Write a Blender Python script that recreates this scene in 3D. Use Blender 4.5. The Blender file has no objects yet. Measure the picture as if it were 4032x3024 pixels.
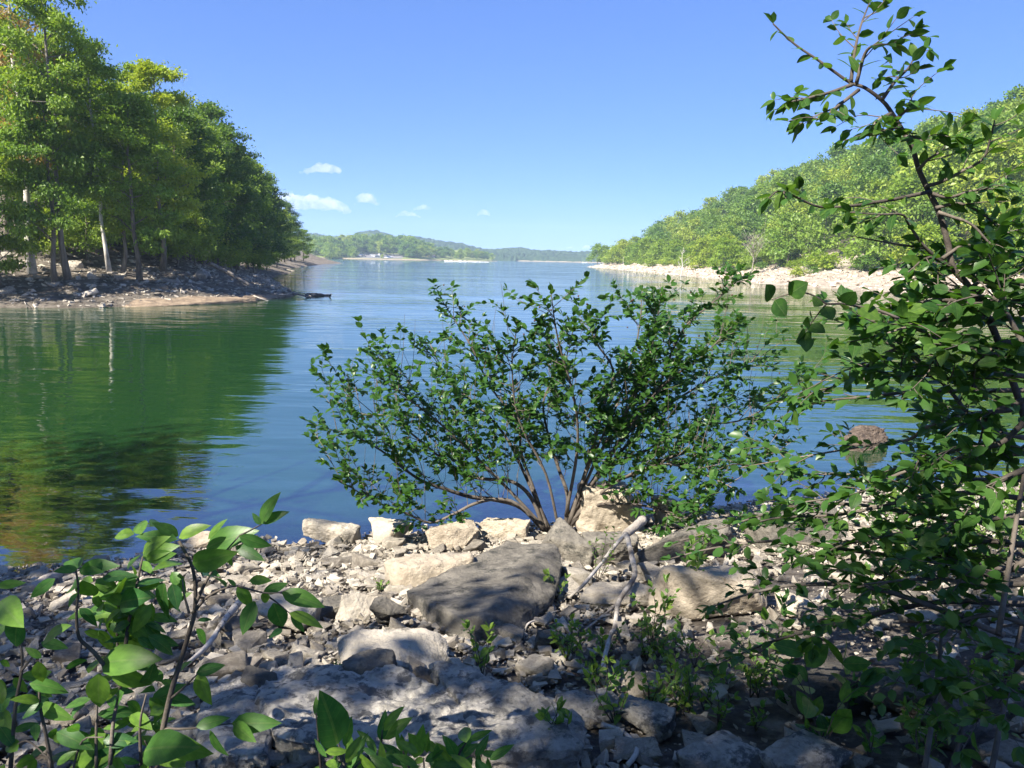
import bpy, bmesh, math, random
import numpy as np
from mathutils import Vector, Matrix, noise

scene = bpy.context.scene
COL = scene.collection
rng = np.random.default_rng(11)
random.seed(11)
R = math.radians

# ---------------------------------------------------------------- camera
S = 4032 / 1024.0          # photograph pixels per picture pixel
FPX = 769.0                # focal length in picture pixels
H = 3.2                    # eye height over the lake
PITCH = math.atan((384 - 258.5) / FPX)
ROLL = R(1.2)
_f = Vector((0, math.cos(PITCH), -math.sin(PITCH)))
_u0 = Vector((0, math.sin(PITCH), math.cos(PITCH)))
_r0 = Vector((1, 0, 0))
_r = _r0 * math.cos(ROLL) + _u0 * math.sin(ROLL)
_u = _u0 * math.cos(ROLL) - _r0 * math.sin(ROLL)
cam_data = bpy.data.cameras.new('camera')
cam_data.sensor_width = 36.0
cam_data.lens = FPX / 1024 * 36.0
cam_data.clip_start = 0.05
cam_data.clip_end = 60000
cam = bpy.data.objects.new('camera', cam_data)
COL.objects.link(cam)
m3 = Matrix((_r, _u, -_f)).transposed()
cam.matrix_world = Matrix.Translation((0, 0, H)) @ m3.to_4x4()
scene.camera = cam

# ---------------------------------------------------------------- light
SUN_EL, SUN_AZ = R(46), math.atan2(-0.70, -0.71)      # azimuth from +Y towards +X
SD = Vector((math.sin(SUN_AZ) * math.cos(SUN_EL), math.cos(SUN_AZ) * math.cos(SUN_EL), math.sin(SUN_EL)))
world = bpy.data.worlds.new('World')
scene.world = world
world.use_nodes = True
wn, wl = world.node_tree.nodes, world.node_tree.links
wn.clear()
sky = wn.new('ShaderNodeTexSky')
sky.sky_type = 'NISHITA'
sky.sun_disc = False
sky.sun_elevation = SUN_EL
sky.sun_rotation = SUN_AZ % (2 * math.pi)
sky.altitude = 2000
sky.air_density = 1.0
sky.dust_density = 0.0
sky.ozone_density = 10.0
gam = wn.new('ShaderNodeGamma'); gam.inputs['Gamma'].default_value = .65
tin = wn.new('ShaderNodeMix'); tin.data_type = 'RGBA'; tin.blend_type = 'MULTIPLY'; tin.inputs[0].default_value = 1
tin.inputs[7].default_value = (.75, .94, 1.46, 1)
bg = wn.new('ShaderNodeBackground')
bg.inputs['Strength'].default_value = 0.088
wo = wn.new('ShaderNodeOutputWorld')
wl.new(sky.outputs[0], gam.inputs['Color'])
wl.new(gam.outputs[0], tin.inputs[6])
wl.new(tin.outputs[2], bg.inputs['Color'])
wl.new(bg.outputs[0], wo.inputs['Surface'])
sun_data = bpy.data.lights.new('sun', 'SUN')
sun_data.energy = 5.0
sun_data.angle = R(0.53)
sun_data.color = (1.0, 0.93, 0.82)
sun = bpy.data.objects.new('sun', sun_data)
COL.objects.link(sun)
sun.rotation_euler = SD.to_track_quat('Z', 'Y').to_euler()
vs = scene.view_settings
vs.view_transform = 'Standard'
vs.look = 'None'
vs.gamma = 1.0
vs.exposure = 1.55
vs.use_curve_mapping = False
cy = scene.cycles
cy.max_bounces = 8
cy.diffuse_bounces = 3
cy.glossy_bounces = 3
cy.transmission_bounces = 4
cy.transparent_max_bounces = 8
cy.volume_bounces = 5
cy.use_denoising = True
cy.sample_clamp_indirect = 6

# ---------------------------------------------------------------- pixel -> world
CAM = Vector((0, 0, H))
def ray(x, y):
    return _r * (x / S - 512) + _u * (384 - y / S) + _f * FPX
def at_y(x, y, Y):
    v = ray(x, y)
    return CAM + v * (Y / v.y)
def at_z(x, y, z=0.0):
    v = ray(x, y)
    return CAM + v * ((z - H) / v.z)

# ---------------------------------------------------------------- near ground
_wl = [at_z(x, y) for x, y in ((0, 2238), (350, 2215), (560, 2190), (720, 2130), (1000, 2112), (1160, 2142), (1450, 2100),
                               (1800, 2072), (2300, 2060), (2700, 2010), (3100, 1965), (3500, 1925), (4032, 1880))]
WLX = np.array([-60, -12] + [p.x for p in _wl] + [14, 40]); WLY = np.array([9.5, 7.2] + [p.y for p in _wl] + [_wl[-1].y + .7, 18])
def yw(x):
    return np.interp(x, WLX, WLY)
def fbm(x, y, k, s):
    return math.fsum(noise.noise((x * k * 2 ** i + s, y * k * 2 ** i, s * 1.7)) * .5 ** i for i in range(3))
def gz(x, y):
    d = float(yw(x)) - y
    if d > 0:
        z = 0.2 * d if d < 7.5 else 1.5 + 0.1 * (d - 7.5)
        z += 0.05 * fbm(x, y, .6, 3.1) * min(1, d * .8)
        if x > 2.5 and y < 8: z += 0.05 * min(3, x - 2.5) * min(1, d / 3)
    else:
        z = max(-4.0, 0.42 * d)
    return z
def on_ground(x, y):
    v = ray(x, y); v = v / v.y; Y = 1.0; st = .6
    while Y < 25:
        p = CAM + v * Y
        if p.z <= gz(p.x, p.y): break
        Y += st
    lo, hi = Y - st, Y
    for _ in range(9):
        Y = (lo + hi) / 2; p = CAM + v * Y
        if p.z <= gz(p.x, p.y): hi = Y
        else: lo = Y
    return Vector((p.x, p.y, gz(p.x, p.y)))

# ---------------------------------------------------------------- object helpers
def tag(o, label=None, cat=None, group=None, kind=None):
    if label: o['label'] = label
    if cat: o['category'] = cat
    if group: o['group'] = group
    if kind: o['kind'] = kind
    return o
def link(o, parent=None):
    COL.objects.link(o)
    if parent is not None: o.parent = parent
    return o
def empty(name, loc, label=None, cat=None, group=None, rz=0):
    o = bpy.data.objects.new(name, None)
    o.empty_display_size = .1
    o.location = loc; o.rotation_euler = (0, 0, rz)
    return tag(link(o), label, cat, group)
def np_mesh(name, V, faces, mat, smooth=True, attr=None):
    """faces: list of int arrays (n,3) or (n,4)."""
    me = bpy.data.meshes.new(name)
    V = np.asarray(V, np.float32)
    faces = [f for f in faces if len(f)]
    me.vertices.add(len(V)); me.vertices.foreach_set('co', V.ravel())
    loops = np.concatenate([f.ravel() for f in faces]).astype(np.int32)
    tot = np.concatenate([np.full(len(f), f.shape[1], np.int32) for f in faces])
    start = np.concatenate([[0], np.cumsum(tot)[:-1]]).astype(np.int32)
    me.loops.add(len(loops)); me.loops.foreach_set('vertex_index', loops)
    me.polygons.add(len(tot)); me.polygons.foreach_set('loop_start', start); me.polygons.foreach_set('loop_total', tot)
    me.polygons.foreach_set('use_smooth', np.full(len(tot), smooth, bool))
    if attr is not None:
        for k, a in attr.items():
            A = me.attributes.new(k, 'FLOAT', 'POINT'); A.data.foreach_set('value', np.asarray(a, np.float32))
    me.update(calc_edges=True); me.validate()
    if mat is not None: me.materials.append(mat)
    return me
class MB:
    def __init__(s): s.v = []; s.t = []; s.q = []; s.a = []; s.n = 0
    def add(s, V, tris=None, quads=None, a=0.0):
        V = np.asarray(V, np.float64).reshape(-1, 3)
        if tris is not None and len(tris): s.t.append(np.asarray(tris, np.int64) + s.n)
        if quads is not None and len(quads): s.q.append(np.asarray(quads, np.int64) + s.n)
        s.v.append(V); s.a.append(np.broadcast_to(np.asarray(a, np.float64), (len(V),))); s.n += len(V)
    def tube(s, pts, rad, sides=6, a=0.0, cap=True):
        P = np.array([list(p) for p in pts], float); n = len(P)
        rad = np.broadcast_to(np.asarray(rad, float), (n,))
        T = np.gradient(P, axis=0); T /= np.linalg.norm(T, axis=1)[:, None] + 1e-9
        ref = np.array([0, 0, 1.0]) if abs(T[0, 2]) < .9 else np.array([1.0, 0, 0])
        A = np.cross(T, ref); A /= np.linalg.norm(A, axis=1)[:, None] + 1e-9
        B = np.cross(T, A)
        th = np.arange(sides) * 2 * math.pi / sides
        ring = P[:, None] + rad[:, None, None] * (np.cos(th)[None, :, None] * A[:, None] + np.sin(th)[None, :, None] * B[:, None])
        V = ring.reshape(-1, 3)
        i = np.arange(n - 1)[:, None] * sides; j = np.arange(sides)[None]; k = (j + 1) % sides
        Q = np.stack([i + j, i + k, i + sides + k, i + sides + j], -1).reshape(-1, 4)
        tr = []
        if cap:
            V = np.vstack([V, P[:1], P[-1:]]); e = n * sides
            jj = np.arange(sides); kk = (jj + 1) % sides
            tr = np.vstack([np.stack([kk, jj, np.full(sides, e)], 1), np.stack([(n - 1) * sides + jj, (n - 1) * sides + kk, np.full(sides, e + 1)], 1)])
        s.add(V, tr, Q, a)
    def box(s, c, d, rz=0.0, a=0.0):
        x, y, z = d; V = np.array([(i, j, k) for i in (-x / 2, x / 2) for j in (-y / 2, y / 2) for k in (-z / 2, z / 2)])
        cs, sn = math.cos(rz), math.sin(rz)
        V = np.stack([V[:, 0] * cs - V[:, 1] * sn, V[:, 0] * sn + V[:, 1] * cs, V[:, 2]], 1) + np.array(list(c))
        s.add(V, None, [(0, 1, 3, 2), (4, 6, 7, 5), (0, 4, 5, 1), (2, 3, 7, 6), (0, 2, 6, 4), (1, 5, 7, 3)], a)
    def mesh(s, name, mat, off=(0, 0, 0), smooth=True):
        V = np.vstack(s.v) - np.array(list(off))
        f = []
        if s.t: f.append(np.vstack(s.t))
        if s.q: f.append(np.vstack(s.q))
        return np_mesh(name, V, f, mat, smooth, {'v': np.concatenate(s.a)})
    def build(s, name, mat, parent=None, smooth=True):
        if not s.v: return None
        off = parent.location if parent is not None else (0, 0, 0)
        if parent is not None and parent.parent is not None: off = Vector(off) + parent.parent.location
        return link(bpy.data.objects.new(name, s.mesh(name, mat, off, smooth)), parent)
def copy_tree(o, parent=None):
    c = o.copy(); COL.objects.link(c)
    if parent is not None: c.parent = parent
    for ch in o.children: copy_tree(ch, c)
    return c
def norm(a):
    return a / (np.linalg.norm(a, axis=-1, keepdims=True) + 1e-9)
def catmull(pts, k=4):
    P = [Vector(p) for p in pts]
    if len(P) < 3: return P
    P = [P[0] * 2 - P[1]] + P + [P[-1] * 2 - P[-2]]; out = []
    for i in range(1, len(P) - 2):
        a, b, c, d = P[i - 1:i + 3]
        for j in range(k):
            t = j / k
            out.append(.5 * ((2 * b) + (c - a) * t + (2 * a - 5 * b + 4 * c - d) * t * t + (3 * b - a - 3 * c + d) * t ** 3))
    out.append(P[-2])
    return out

# ---------------------------------------------------------------- materials
def mat(name):
    m = bpy.data.materials.new(name); m.use_nodes = True
    n = m.node_tree.nodes; n.clear()
    return m, n, m.node_tree.links
def node(n, t, **kw):
    o = n.new(t)
    for k, v in kw.items():
        if k in o.inputs: o.inputs[k].default_value = v
        else: setattr(o, k, v)
    return o
def ramp(n, stops, interp='LINEAR'):
    r = n.new('ShaderNodeValToRGB'); r.color_ramp.interpolation = interp
    e = r.color_ramp.elements
    while len(e) < len(stops): e.new(.5)
    for i, (p, c) in enumerate(stops): e[i].position = p; e[i].color = (*c, 1)
    return r
def rnd_val(n, l):
    """per-object random plus per-piece attribute, wrapped to 0..1"""
    oi = n.new('ShaderNodeObjectInfo'); at = node(n, 'ShaderNodeAttribute', attribute_name='v')
    ad = node(n, 'ShaderNodeMath', operation='ADD'); fr = node(n, 'ShaderNodeMath', operation='FRACT')
    l.new(oi.outputs['Random'], ad.inputs[0]); l.new(at.outputs['Fac'], ad.inputs[1]); l.new(ad.outputs[0], fr.inputs[0])
    return fr.outputs[0]
def foliage_mat(name, stops, trans=.48, rough=.45, tint=(1.3, 1.3, .5), objw=.5, veins=False):
    m, n, l = mat(name)
    oi = n.new('ShaderNodeObjectInfo'); at = node(n, 'ShaderNodeAttribute', attribute_name='v')
    a = node(n, 'ShaderNodeMath', operation='MULTIPLY'); a.inputs[1].default_value = objw
    b = node(n, 'ShaderNodeMath', operation='MULTIPLY_ADD'); b.inputs[1].default_value = 1 - objw
    l.new(oi.outputs['Random'], a.inputs[0]); l.new(at.outputs['Fac'], b.inputs[0]); l.new(a.outputs[0], b.inputs[2])
    rp = ramp(n, stops); l.new(b.outputs[0], rp.inputs[0])
    p = node(n, 'ShaderNodeBsdfPrincipled', Roughness=rough); p.inputs['Specular IOR Level'].default_value = .35
    col = rp.outputs[0]
    if veins:      # midrib and side veins in the leaf's own coordinates, and a little blotching
        tc = n.new('ShaderNodeTexCoord'); sp_ = n.new('ShaderNodeSeparateXYZ'); l.new(tc.outputs['Object'], sp_.inputs[0])
        ab = node(n, 'ShaderNodeMath', operation='ABSOLUTE'); l.new(sp_.outputs['Y'], ab.inputs[0])
        md = node(n, 'ShaderNodeMath', operation='LESS_THAN'); md.inputs[1].default_value = .014; l.new(ab.outputs[0], md.inputs[0])
        q1 = node(n, 'ShaderNodeMath', operation='MULTIPLY_ADD'); q1.inputs[1].default_value = -1.3; l.new(ab.outputs[0], q1.inputs[0]); l.new(sp_.outputs['X'], q1.inputs[2])
        q2 = node(n, 'ShaderNodeMath', operation='MULTIPLY'); q2.inputs[1].default_value = 9.0; l.new(q1.outputs[0], q2.inputs[0])
        q3 = node(n, 'ShaderNodeMath', operation='FRACT'); l.new(q2.outputs[0], q3.inputs[0])
        q4 = node(n, 'ShaderNodeMath', operation='LESS_THAN'); q4.inputs[1].default_value = .09; l.new(q3.outputs[0], q4.inputs[0])
        q5 = node(n, 'ShaderNodeMath', operation='MULTIPLY_ADD'); q5.inputs[1].default_value = .45; l.new(q4.outputs[0], q5.inputs[0]); l.new(md.outputs[0], q5.inputs[2])
        q6 = node(n, 'ShaderNodeMath', operation='MULTIPLY'); q6.inputs[1].default_value = .35; l.new(q5.outputs[0], q6.inputs[0])
        mv = node(n, 'ShaderNodeMix', data_type='RGBA'); l.new(q6.outputs[0], mv.inputs[0]); l.new(col, mv.inputs[6]); mv.inputs[7].default_value = (.2, .3, .1, 1)
        nb = node(n, 'ShaderNodeTexNoise', Scale=3.5, Detail=4.0); rb = ramp(n, [(.35, (.72, .75, .7)), (.65, (1.15, 1.1, .95))]); l.new(nb.outputs['Fac'], rb.inputs[0])
        mb_ = node(n, 'ShaderNodeMix', data_type='RGBA', blend_type='MULTIPLY'); mb_.inputs[0].default_value = 1; l.new(mv.outputs[2], mb_.inputs[6]); l.new(rb.outputs[0], mb_.inputs[7])
        col = mb_.outputs[2]
        bq = node(n, 'ShaderNodeBump', Strength=.35, Distance=.02); l.new(q5.outputs[0], bq.inputs['Height']); l.new(bq.outputs[0], p.inputs['Normal'])
    l.new(col, p.inputs['Base Color'])
    mx = node(n, 'ShaderNodeMix', data_type='RGBA', blend_type='MULTIPLY'); mx.inputs[0].default_value = 1
    l.new(col, mx.inputs[6]); mx.inputs[7].default_value = (*tint, 1)
    t = n.new('ShaderNodeBsdfTranslucent'); l.new(mx.outputs[2], t.inputs['Color'])
    ms = n.new('ShaderNodeMixShader'); ms.inputs[0].default_value = trans
    l.new(p.outputs[0], ms.inputs[1]); l.new(t.outputs[0], ms.inputs[2])
    o = n.new('ShaderNodeOutputMaterial'); l.new(ms.outputs[0], o.inputs['Surface'])
    return m
def rough_mat(name, stops, scale=3.0, bump=.5, bscale=20.0, rough=.9, dist=.03, stretch=(1, 1, 1), coord='Object', objw=.5, dark=None):
    m, n, l = mat(name)
    tc = n.new('ShaderNodeTexCoord'); mp = n.new('ShaderNodeMapping'); mp.inputs['Scale'].default_value = stretch
    if coord == 'World':
        g = n.new('ShaderNodeNewGeometry'); l.new(g.outputs['Position'], mp.inputs['Vector'])
    else: l.new(tc.outputs[coord], mp.inputs['Vector'])
    nz = node(n, 'ShaderNodeTexNoise', Scale=scale, Detail=8.0, Roughness=.65); l.new(mp.outputs[0], nz.inputs['Vector'])
    rv = rnd_val(n, l)
    a = node(n, 'ShaderNodeMath', operation='MULTIPLY_ADD'); a.inputs[1].default_value = objw; a.inputs[2].default_value = -objw / 2
    l.new(rv, a.inputs[0])
    b = node(n, 'ShaderNodeMath', operation='ADD'); l.new(a.outputs[0], b.inputs[0]); l.new(nz.outputs['Fac'], b.inputs[1])
    rp = ramp(n, stops); l.new(b.outputs[0], rp.inputs[0])
    p = node(n, 'ShaderNodeBsdfPrincipled', Roughness=rough); p.inputs['Specular IOR Level'].default_value = .25
    col = rp.outputs[0]
    if dark:
        n3 = node(n, 'ShaderNodeTexNoise', Scale=dark[1], Detail=6.0, Roughness=.7); l.new(mp.outputs[0], n3.inputs['Vector'])
        r3 = ramp(n, [(dark[2], (0, 0, 0)), (dark[3], (1, 1, 1))]); l.new(n3.outputs['Fac'], r3.inputs[0])
        mx = node(n, 'ShaderNodeMix', data_type='RGBA'); l.new(r3.outputs[0], mx.inputs[0]); l.new(col, mx.inputs[6]); mx.inputs[7].default_value = (*dark[0], 1)
        col = mx.outputs[2]
    l.new(col, p.inputs['Base Color'])
    n2 = node(n, 'ShaderNodeTexNoise', Scale=bscale, Detail=8.0, Roughness=.7); l.new(mp.outputs[0], n2.inputs['Vector'])
    bp = node(n, 'ShaderNodeBump', Strength=bump, Distance=dist); l.new(n2.outputs['Fac'], bp.inputs['Height'])
    n4 = node(n, 'ShaderNodeTexNoise', Scale=bscale * 3.7, Detail=5.0, Roughness=.75); l.new(mp.outputs[0], n4.inputs['Vector'])
    b2 = node(n, 'ShaderNodeBump', Strength=bump, Distance=dist * .35); l.new(n4.outputs['Fac'], b2.inputs['Height']); l.new(bp.outputs[0], b2.inputs['Normal']); l.new(b2.outputs[0], p.inputs['Normal'])
    o = n.new('ShaderNodeOutputMaterial'); l.new(p.outputs[0], o.inputs['Surface'])
    return m
def plain_mat(name, c, rough=.5, metal=0.0):
    m, n, l = mat(name)
    p = node(n, 'ShaderNodeBsdfPrincipled', Roughness=rough, Metallic=metal)
    nz = node(n, 'ShaderNodeTexNoise', Scale=3.0, Detail=4.0)
    rp = ramp(n, [(.3, tuple(x * .85 for x in c)), (.7, c)]); l.new(nz.outputs['Fac'], rp.inputs[0]); l.new(rp.outputs[0], p.inputs['Base Color'])
    o = n.new('ShaderNodeOutputMaterial'); l.new(p.outputs[0], o.inputs['Surface'])
    return m

LIME = [(.22, (.17, .148, .12)), (.42, (.31, .275, .225)), (.6, (.42, .375, .305)), (.8, (.54, .485, .4))]
M_ROCK = rough_mat('limestone', LIME, scale=5.0, bump=.8, bscale=16.0, dist=.035, objw=.5, dark=((.14, .128, .11), 6.0, .54, .7))
M_ROCKD = rough_mat('shade_dark_limestone', [(.28, (.085, .077, .065)), (.45, (.15, .137, .115)), (.58, (.22, .2, .165)), (.75, (.33, .3, .245))], scale=5.5, bump=.9, bscale=13.0, dist=.045, objw=.2, stretch=(1, 1, 1.8), dark=((.065, .063, .055), 7.0, .5, .64))  # dark stone, its colour lowered further to stand in for shade
M_LEDGE = rough_mat('weathered_bedrock', [(.3, (.22, .205, .18)), (.45, (.38, .355, .31)), (.56, (.52, .485, .425)), (.72, (.66, .61, .53))], scale=9.0, bump=1.0, bscale=15.0, dist=.05, objw=.1, dark=((.15, .147, .14), 11.0, .5, .59))
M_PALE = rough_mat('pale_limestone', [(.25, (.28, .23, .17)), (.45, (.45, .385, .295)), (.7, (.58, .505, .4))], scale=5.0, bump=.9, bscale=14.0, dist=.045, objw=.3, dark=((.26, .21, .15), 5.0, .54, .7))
M_GROUND = rough_mat('shore_soil', [(.3, (.045, .035, .028)), (.5, (.14, .12, .1)), (.65, (.3, .27, .23)), (.8, (.42, .39, .34))], scale=7.0, bump=1.0, bscale=35.0, dist=.04, coord='World', objw=0)
M_BANKL = rough_mat('left_bank_ground', [(.3, (.07, .058, .045)), (.5, (.17, .145, .115)), (.7, (.3, .265, .215))], scale=1.3, bump=1.0, bscale=3.0, dist=.3, coord='World', stretch=(1, 1, 3), objw=0)
M_BANKR = rough_mat('right_bank_ground', [(.3, (.27, .22, .165)), (.5, (.42, .355, .28)), (.75, (.55, .475, .385))], scale=.5, bump=1.0, bscale=1.4, dist=.5, coord='World', stretch=(1, 1, 4), objw=0)
M_FOREST_FLOOR = rough_mat('forest_floor', [(.3, (.03, .03, .015)), (.7, (.09, .08, .05))], scale=.4, bump=.6, bscale=1.0, dist=.3, coord='World', objw=0)
M_BARK = rough_mat('bark', [(.3, (.07, .06, .05)), (.55, (.16, .14, .115)), (.8, (.28, .25, .21))], scale=2.0, bump=.8, bscale=6.0, dist=.03, stretch=(3, 3, .6), objw=.2)
M_BARKP = rough_mat('pale_bark', [(.3, (.22, .2, .17)), (.5, (.48, .45, .4)), (.75, (.7, .68, .62))], scale=1.2, bump=.3, bscale=6.0, dist=.02, objw=.1)
M_TWIG = rough_mat('twig_bark', [(.3, (.05, .042, .036)), (.6, (.13, .11, .09)), (.8, (.22, .19, .16))], scale=9.0, bump=.6, bscale=40.0, dist=.01, objw=.2)
M_DRIFT = rough_mat('bleached_driftwood', [(.35, (.14, .12, .1)), (.5, (.36, .33, .29)), (.75, (.54, .5, .45))], scale=5.0, bump=.6, bscale=30.0, dist=.01, stretch=(1, 1, 1), objw=.1, dark=((.08, .07, .06), 7.0, .58, .66))
M_LOG = rough_mat('weathered_log', [(.3, (.1, .085, .07)), (.5, (.24, .21, .175)), (.75, (.4, .36, .31))], scale=4.0, bump=.8, bscale=18.0, dist=.02, objw=.4)

G_OAK = [(0, (.08, .16, .022)), (.4, (.16, .26, .032)), (.75, (.27, .36, .045)), (1, (.42, .45, .07))]
G_YEL = [(0, (.10, .19, .02)), (.5, (.2, .3, .03)), (1, (.37, .41, .05))]
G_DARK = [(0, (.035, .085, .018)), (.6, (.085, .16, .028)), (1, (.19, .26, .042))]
G_RED = [(0, (.16, .2, .04)), (.5, (.3, .25, .07)), (1, (.42, .23, .10))]
G_HILL = [(0, (.06, .13, .022)), (.35, (.12, .215, .03)), (.7, (.21, .3, .038)), (1, (.34, .37, .05))]
G_CEDAR = [(0, (.04, .08, .025)), (.6, (.075, .13, .035)), (1, (.12, .17, .045))]
G_NEAR = [(0, (.035, .10, .024)), (.5, (.06, .145, .028)), (1, (.115, .205, .035))]
G_FRONT = [(0, (.045, .15, .05)), (.45, (.09, .22, .045)), (1, (.2, .33, .045))]
G_SPROUT = [(0, (.08, .19, .045)), (.5, (.15, .27, .055)), (1, (.26, .36, .07))]
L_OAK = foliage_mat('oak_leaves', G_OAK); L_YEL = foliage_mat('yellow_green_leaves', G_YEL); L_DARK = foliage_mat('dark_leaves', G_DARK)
L_RED = foliage_mat('turning_leaves', G_RED, tint=(1.2, 1.1, .6)); L_HILL = foliage_mat('hill_leaves', G_HILL, trans=.38, objw=.68); L_CEDAR = foliage_mat('cedar_needles', G_CEDAR, trans=.15)
L_NEAR = foliage_mat('shrub_leaves', G_NEAR, rough=.36, objw=.6); L_FRONT = foliage_mat('broad_leaves', G_FRONT, rough=.4, objw=.8)
L_SPROUT = foliage_mat('sprout_leaves', G_SPROUT, rough=.45, objw=.6)
VEINED = {m_.name: foliage_mat(m_.name + '_veined', g_, rough=.36, objw=.85, veins=True, trans=.5) for m_, g_ in ((L_NEAR, G_NEAR), (L_FRONT, G_FRONT), (L_SPROUT, G_SPROUT))}

# ---------------------------------------------------------------- water
def make_water():
    m, n, l = mat('lake_water')
    g = n.new('ShaderNodeNewGeometry')
    def nz(sc, stretch, det):
        mp = n.new('ShaderNodeMapping'); mp.inputs['Scale'].default_value = stretch; mp.inputs['Rotation'].default_value = (0, 0, R(8))
        l.new(g.outputs['Position'], mp.inputs['Vector'])
        t = node(n, 'ShaderNodeTexNoise', Scale=sc, Detail=det, Roughness=.5); l.new(mp.outputs[0], t.inputs['Vector'])
        return t.outputs['Fac']
    a = nz(.55, (.45, 1.6, 1), 2.0); b = nz(3.2, (.55, 1.3, 1), 2.0); c = nz(.05, (.6, 1.5, 1), 2.0)
    mu = node(n, 'ShaderNodeMath', operation='MULTIPLY'); mu.inputs[1].default_value = .13; l.new(b, mu.inputs[0])
    ad = node(n, 'ShaderNodeMath', operation='ADD'); l.new(a, ad.inputs[0]); l.new(mu.outputs[0], ad.inputs[1])
    # calm and breezy patches
    rp0 = ramp(n, [(.38, (.3, .3, .3)), (.62, (1, 1, 1))]); l.new(c, rp0.inputs[0])
    sx = n.new('ShaderNodeSeparateXYZ'); l.new(g.outputs['Position'], sx.inputs[0])
    mr = node(n, 'ShaderNodeMapRange'); l.new(sx.outputs['Y'], mr.inputs['Value'])
    for k_, v_ in (('From Min', 40.0), ('From Max', 260.0), ('To Min', 1.0), ('To Max', 3.2)): mr.inputs[k_].default_value = v_
    rp = node(n, 'ShaderNodeMath', operation='MULTIPLY'); l.new(rp0.outputs[0], rp.inputs[0]); l.new(mr.outputs[0], rp.inputs[1])
    am = node(n, 'ShaderNodeMath', operation='MULTIPLY'); l.new(ad.outputs[0], am.inputs[0]); l.new(rp.outputs[0], am.inputs[1])
    bp = node(n, 'ShaderNodeBump', Strength=1.0, Distance=.075); l.new(am.outputs[0], bp.inputs['Height'])
    gl = node(n, 'ShaderNodeBsdfGlossy', Roughness=.03); gl.inputs['Color'].default_value = (1, 1, 1, 1)
    l.new(bp.outputs[0], gl.inputs['Normal'])
    df = n.new('ShaderNodeBsdfDiffuse'); df.inputs['Color'].default_value = (.010, .040, .012, 1)
    tr = n.new('ShaderNodeBsdfTransparent'); tr.inputs['Color'].default_value = (.72, .82, .62, 1)
    at = node(n, 'ShaderNodeAttribute', attribute_name='depth')
    body = n.new('ShaderNodeMixShader'); l.new(at.outputs['Fac'], body.inputs[0]); l.new(tr.outputs[0], body.inputs[1]); l.new(df.outputs[0], body.inputs[2])
    fr = node(n, 'ShaderNodeFresnel', IOR=4.4); l.new(bp.outputs[0], fr.inputs['Normal'])
    ms = n.new('ShaderNodeMixShader'); l.new(fr.outputs[0], ms.inputs[0]); l.new(body.outputs[0], ms.inputs[1]); l.new(gl.outputs[0], ms.inputs[2])
    o = n.new('ShaderNodeOutputMaterial'); l.new(ms.outputs[0], o.inputs['Surface'])
    xs = np.concatenate([[-1480, -800, -200, -60, -25], np.arange(-12, 16.1, .35), [25, 60, 200, 800, 1480]])
    ys = np.concatenate([[-20, 2], np.arange(5, 15, .2), [17, 22, 40, 100, 400, 1000, 1880]])
    X, Y = np.meshgrid(xs, ys); V = np.stack([X, Y, np.zeros_like(X)], -1).reshape(-1, 3)
    dep = np.array([max(0, -gz(x, y)) for x, y, _ in V]); op = 1 - np.exp(-dep / .3)
    nx, ny = len(xs), len(ys); i = np.arange(ny - 1)[:, None] * nx + np.arange(nx - 1)[None]
    Q = np.stack([i, i + 1, i + nx + 1, i + nx], -1).reshape(-1, 4)
    tag(link(bpy.data.objects.new('lake_water', np_mesh('lake_water', V, [Q], m, True, {'depth': op}))), kind='structure')
make_water()

def grid_obj(name, xs, ys, zf, m, kind='structure'):
    X, Y = np.meshgrid(xs, ys); V = np.array([(x, y, zf(x, y)) for x, y in zip(X.ravel(), Y.ravel())])
    nx, ny = len(xs), len(ys); i = np.arange(ny - 1)[:, None] * nx + np.arange(nx - 1)[None]
    Q = np.stack([i, i + 1, i + nx + 1, i + nx], -1).reshape(-1, 4)
    return tag(link(bpy.data.objects.new(name, np_mesh(name, V, [Q], m))), kind=kind)
grid_obj('shore_ground', np.concatenate([np.arange(-40, -9, 2.5), np.arange(-9, 11, .12), np.arange(11, 41, 2.5)]),
         np.concatenate([np.arange(-40, 1.4, 2.5), np.arange(1.4, 12, .12), np.arange(12, 30, 1.5)]),
         lambda x, y: gz(x, y) + (.025 * noise.noise((x * 6, y * 6, 0)) if abs(x) < 11 and 1 < y < 12 else 0) - .03, M_GROUND)
def bed(name, z):
    tag(link(bpy.data.objects.new(name, np_mesh(name, [(-1490, -55, z), (1490, -55, z), (1490, 1890, z), (-1490, 1890, z)], [np.array([[0, 1, 2, 3]])], M_FOREST_FLOOR))), kind='structure')
bed('ground', -4.3)

# ---------------------------------------------------------------- shore land polygons
def seg_dist(px, py, poly):
    A = np.array(poly); B = np.roll(A, -1, 0)
    d = B - A; w = np.array([px, py]) - A
    t = np.clip((w * d).sum(1) / ((d * d).sum(1) + 1e-9), 0, 1)
    return np.sqrt(((w - d * t[:, None]) ** 2).sum(1))
def inside(px, py, poly):
    A = np.array(poly); B = np.roll(A, -1, 0)
    c = ((A[:, 1] > py) != (B[:, 1] > py)) & (px < (B[:, 0] - A[:, 0]) * (py - A[:, 1]) / (B[:, 1] - A[:, 1] + 1e-12) + A[:, 0])
    return c.sum() % 2 == 1
def W2(x, y):
    p = at_z(x, y); return (p.x, p.y)
LSH = [W2(*p) for p in ((0, 1212), (300, 1214), (600, 1204), (800, 1196), (950, 1183), (1080, 1170), (1165, 1158), (1120, 1132), (1065, 1100), (1095, 1083), (1155, 1074),
                        (1120, 1062), (1195, 1050), (1272, 1041))]
LPOLY = [(-70, 36), (-40, 38)] + LSH + [(-66, 300), (-110, 330), (-260, 300), (-260, 36)]
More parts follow.
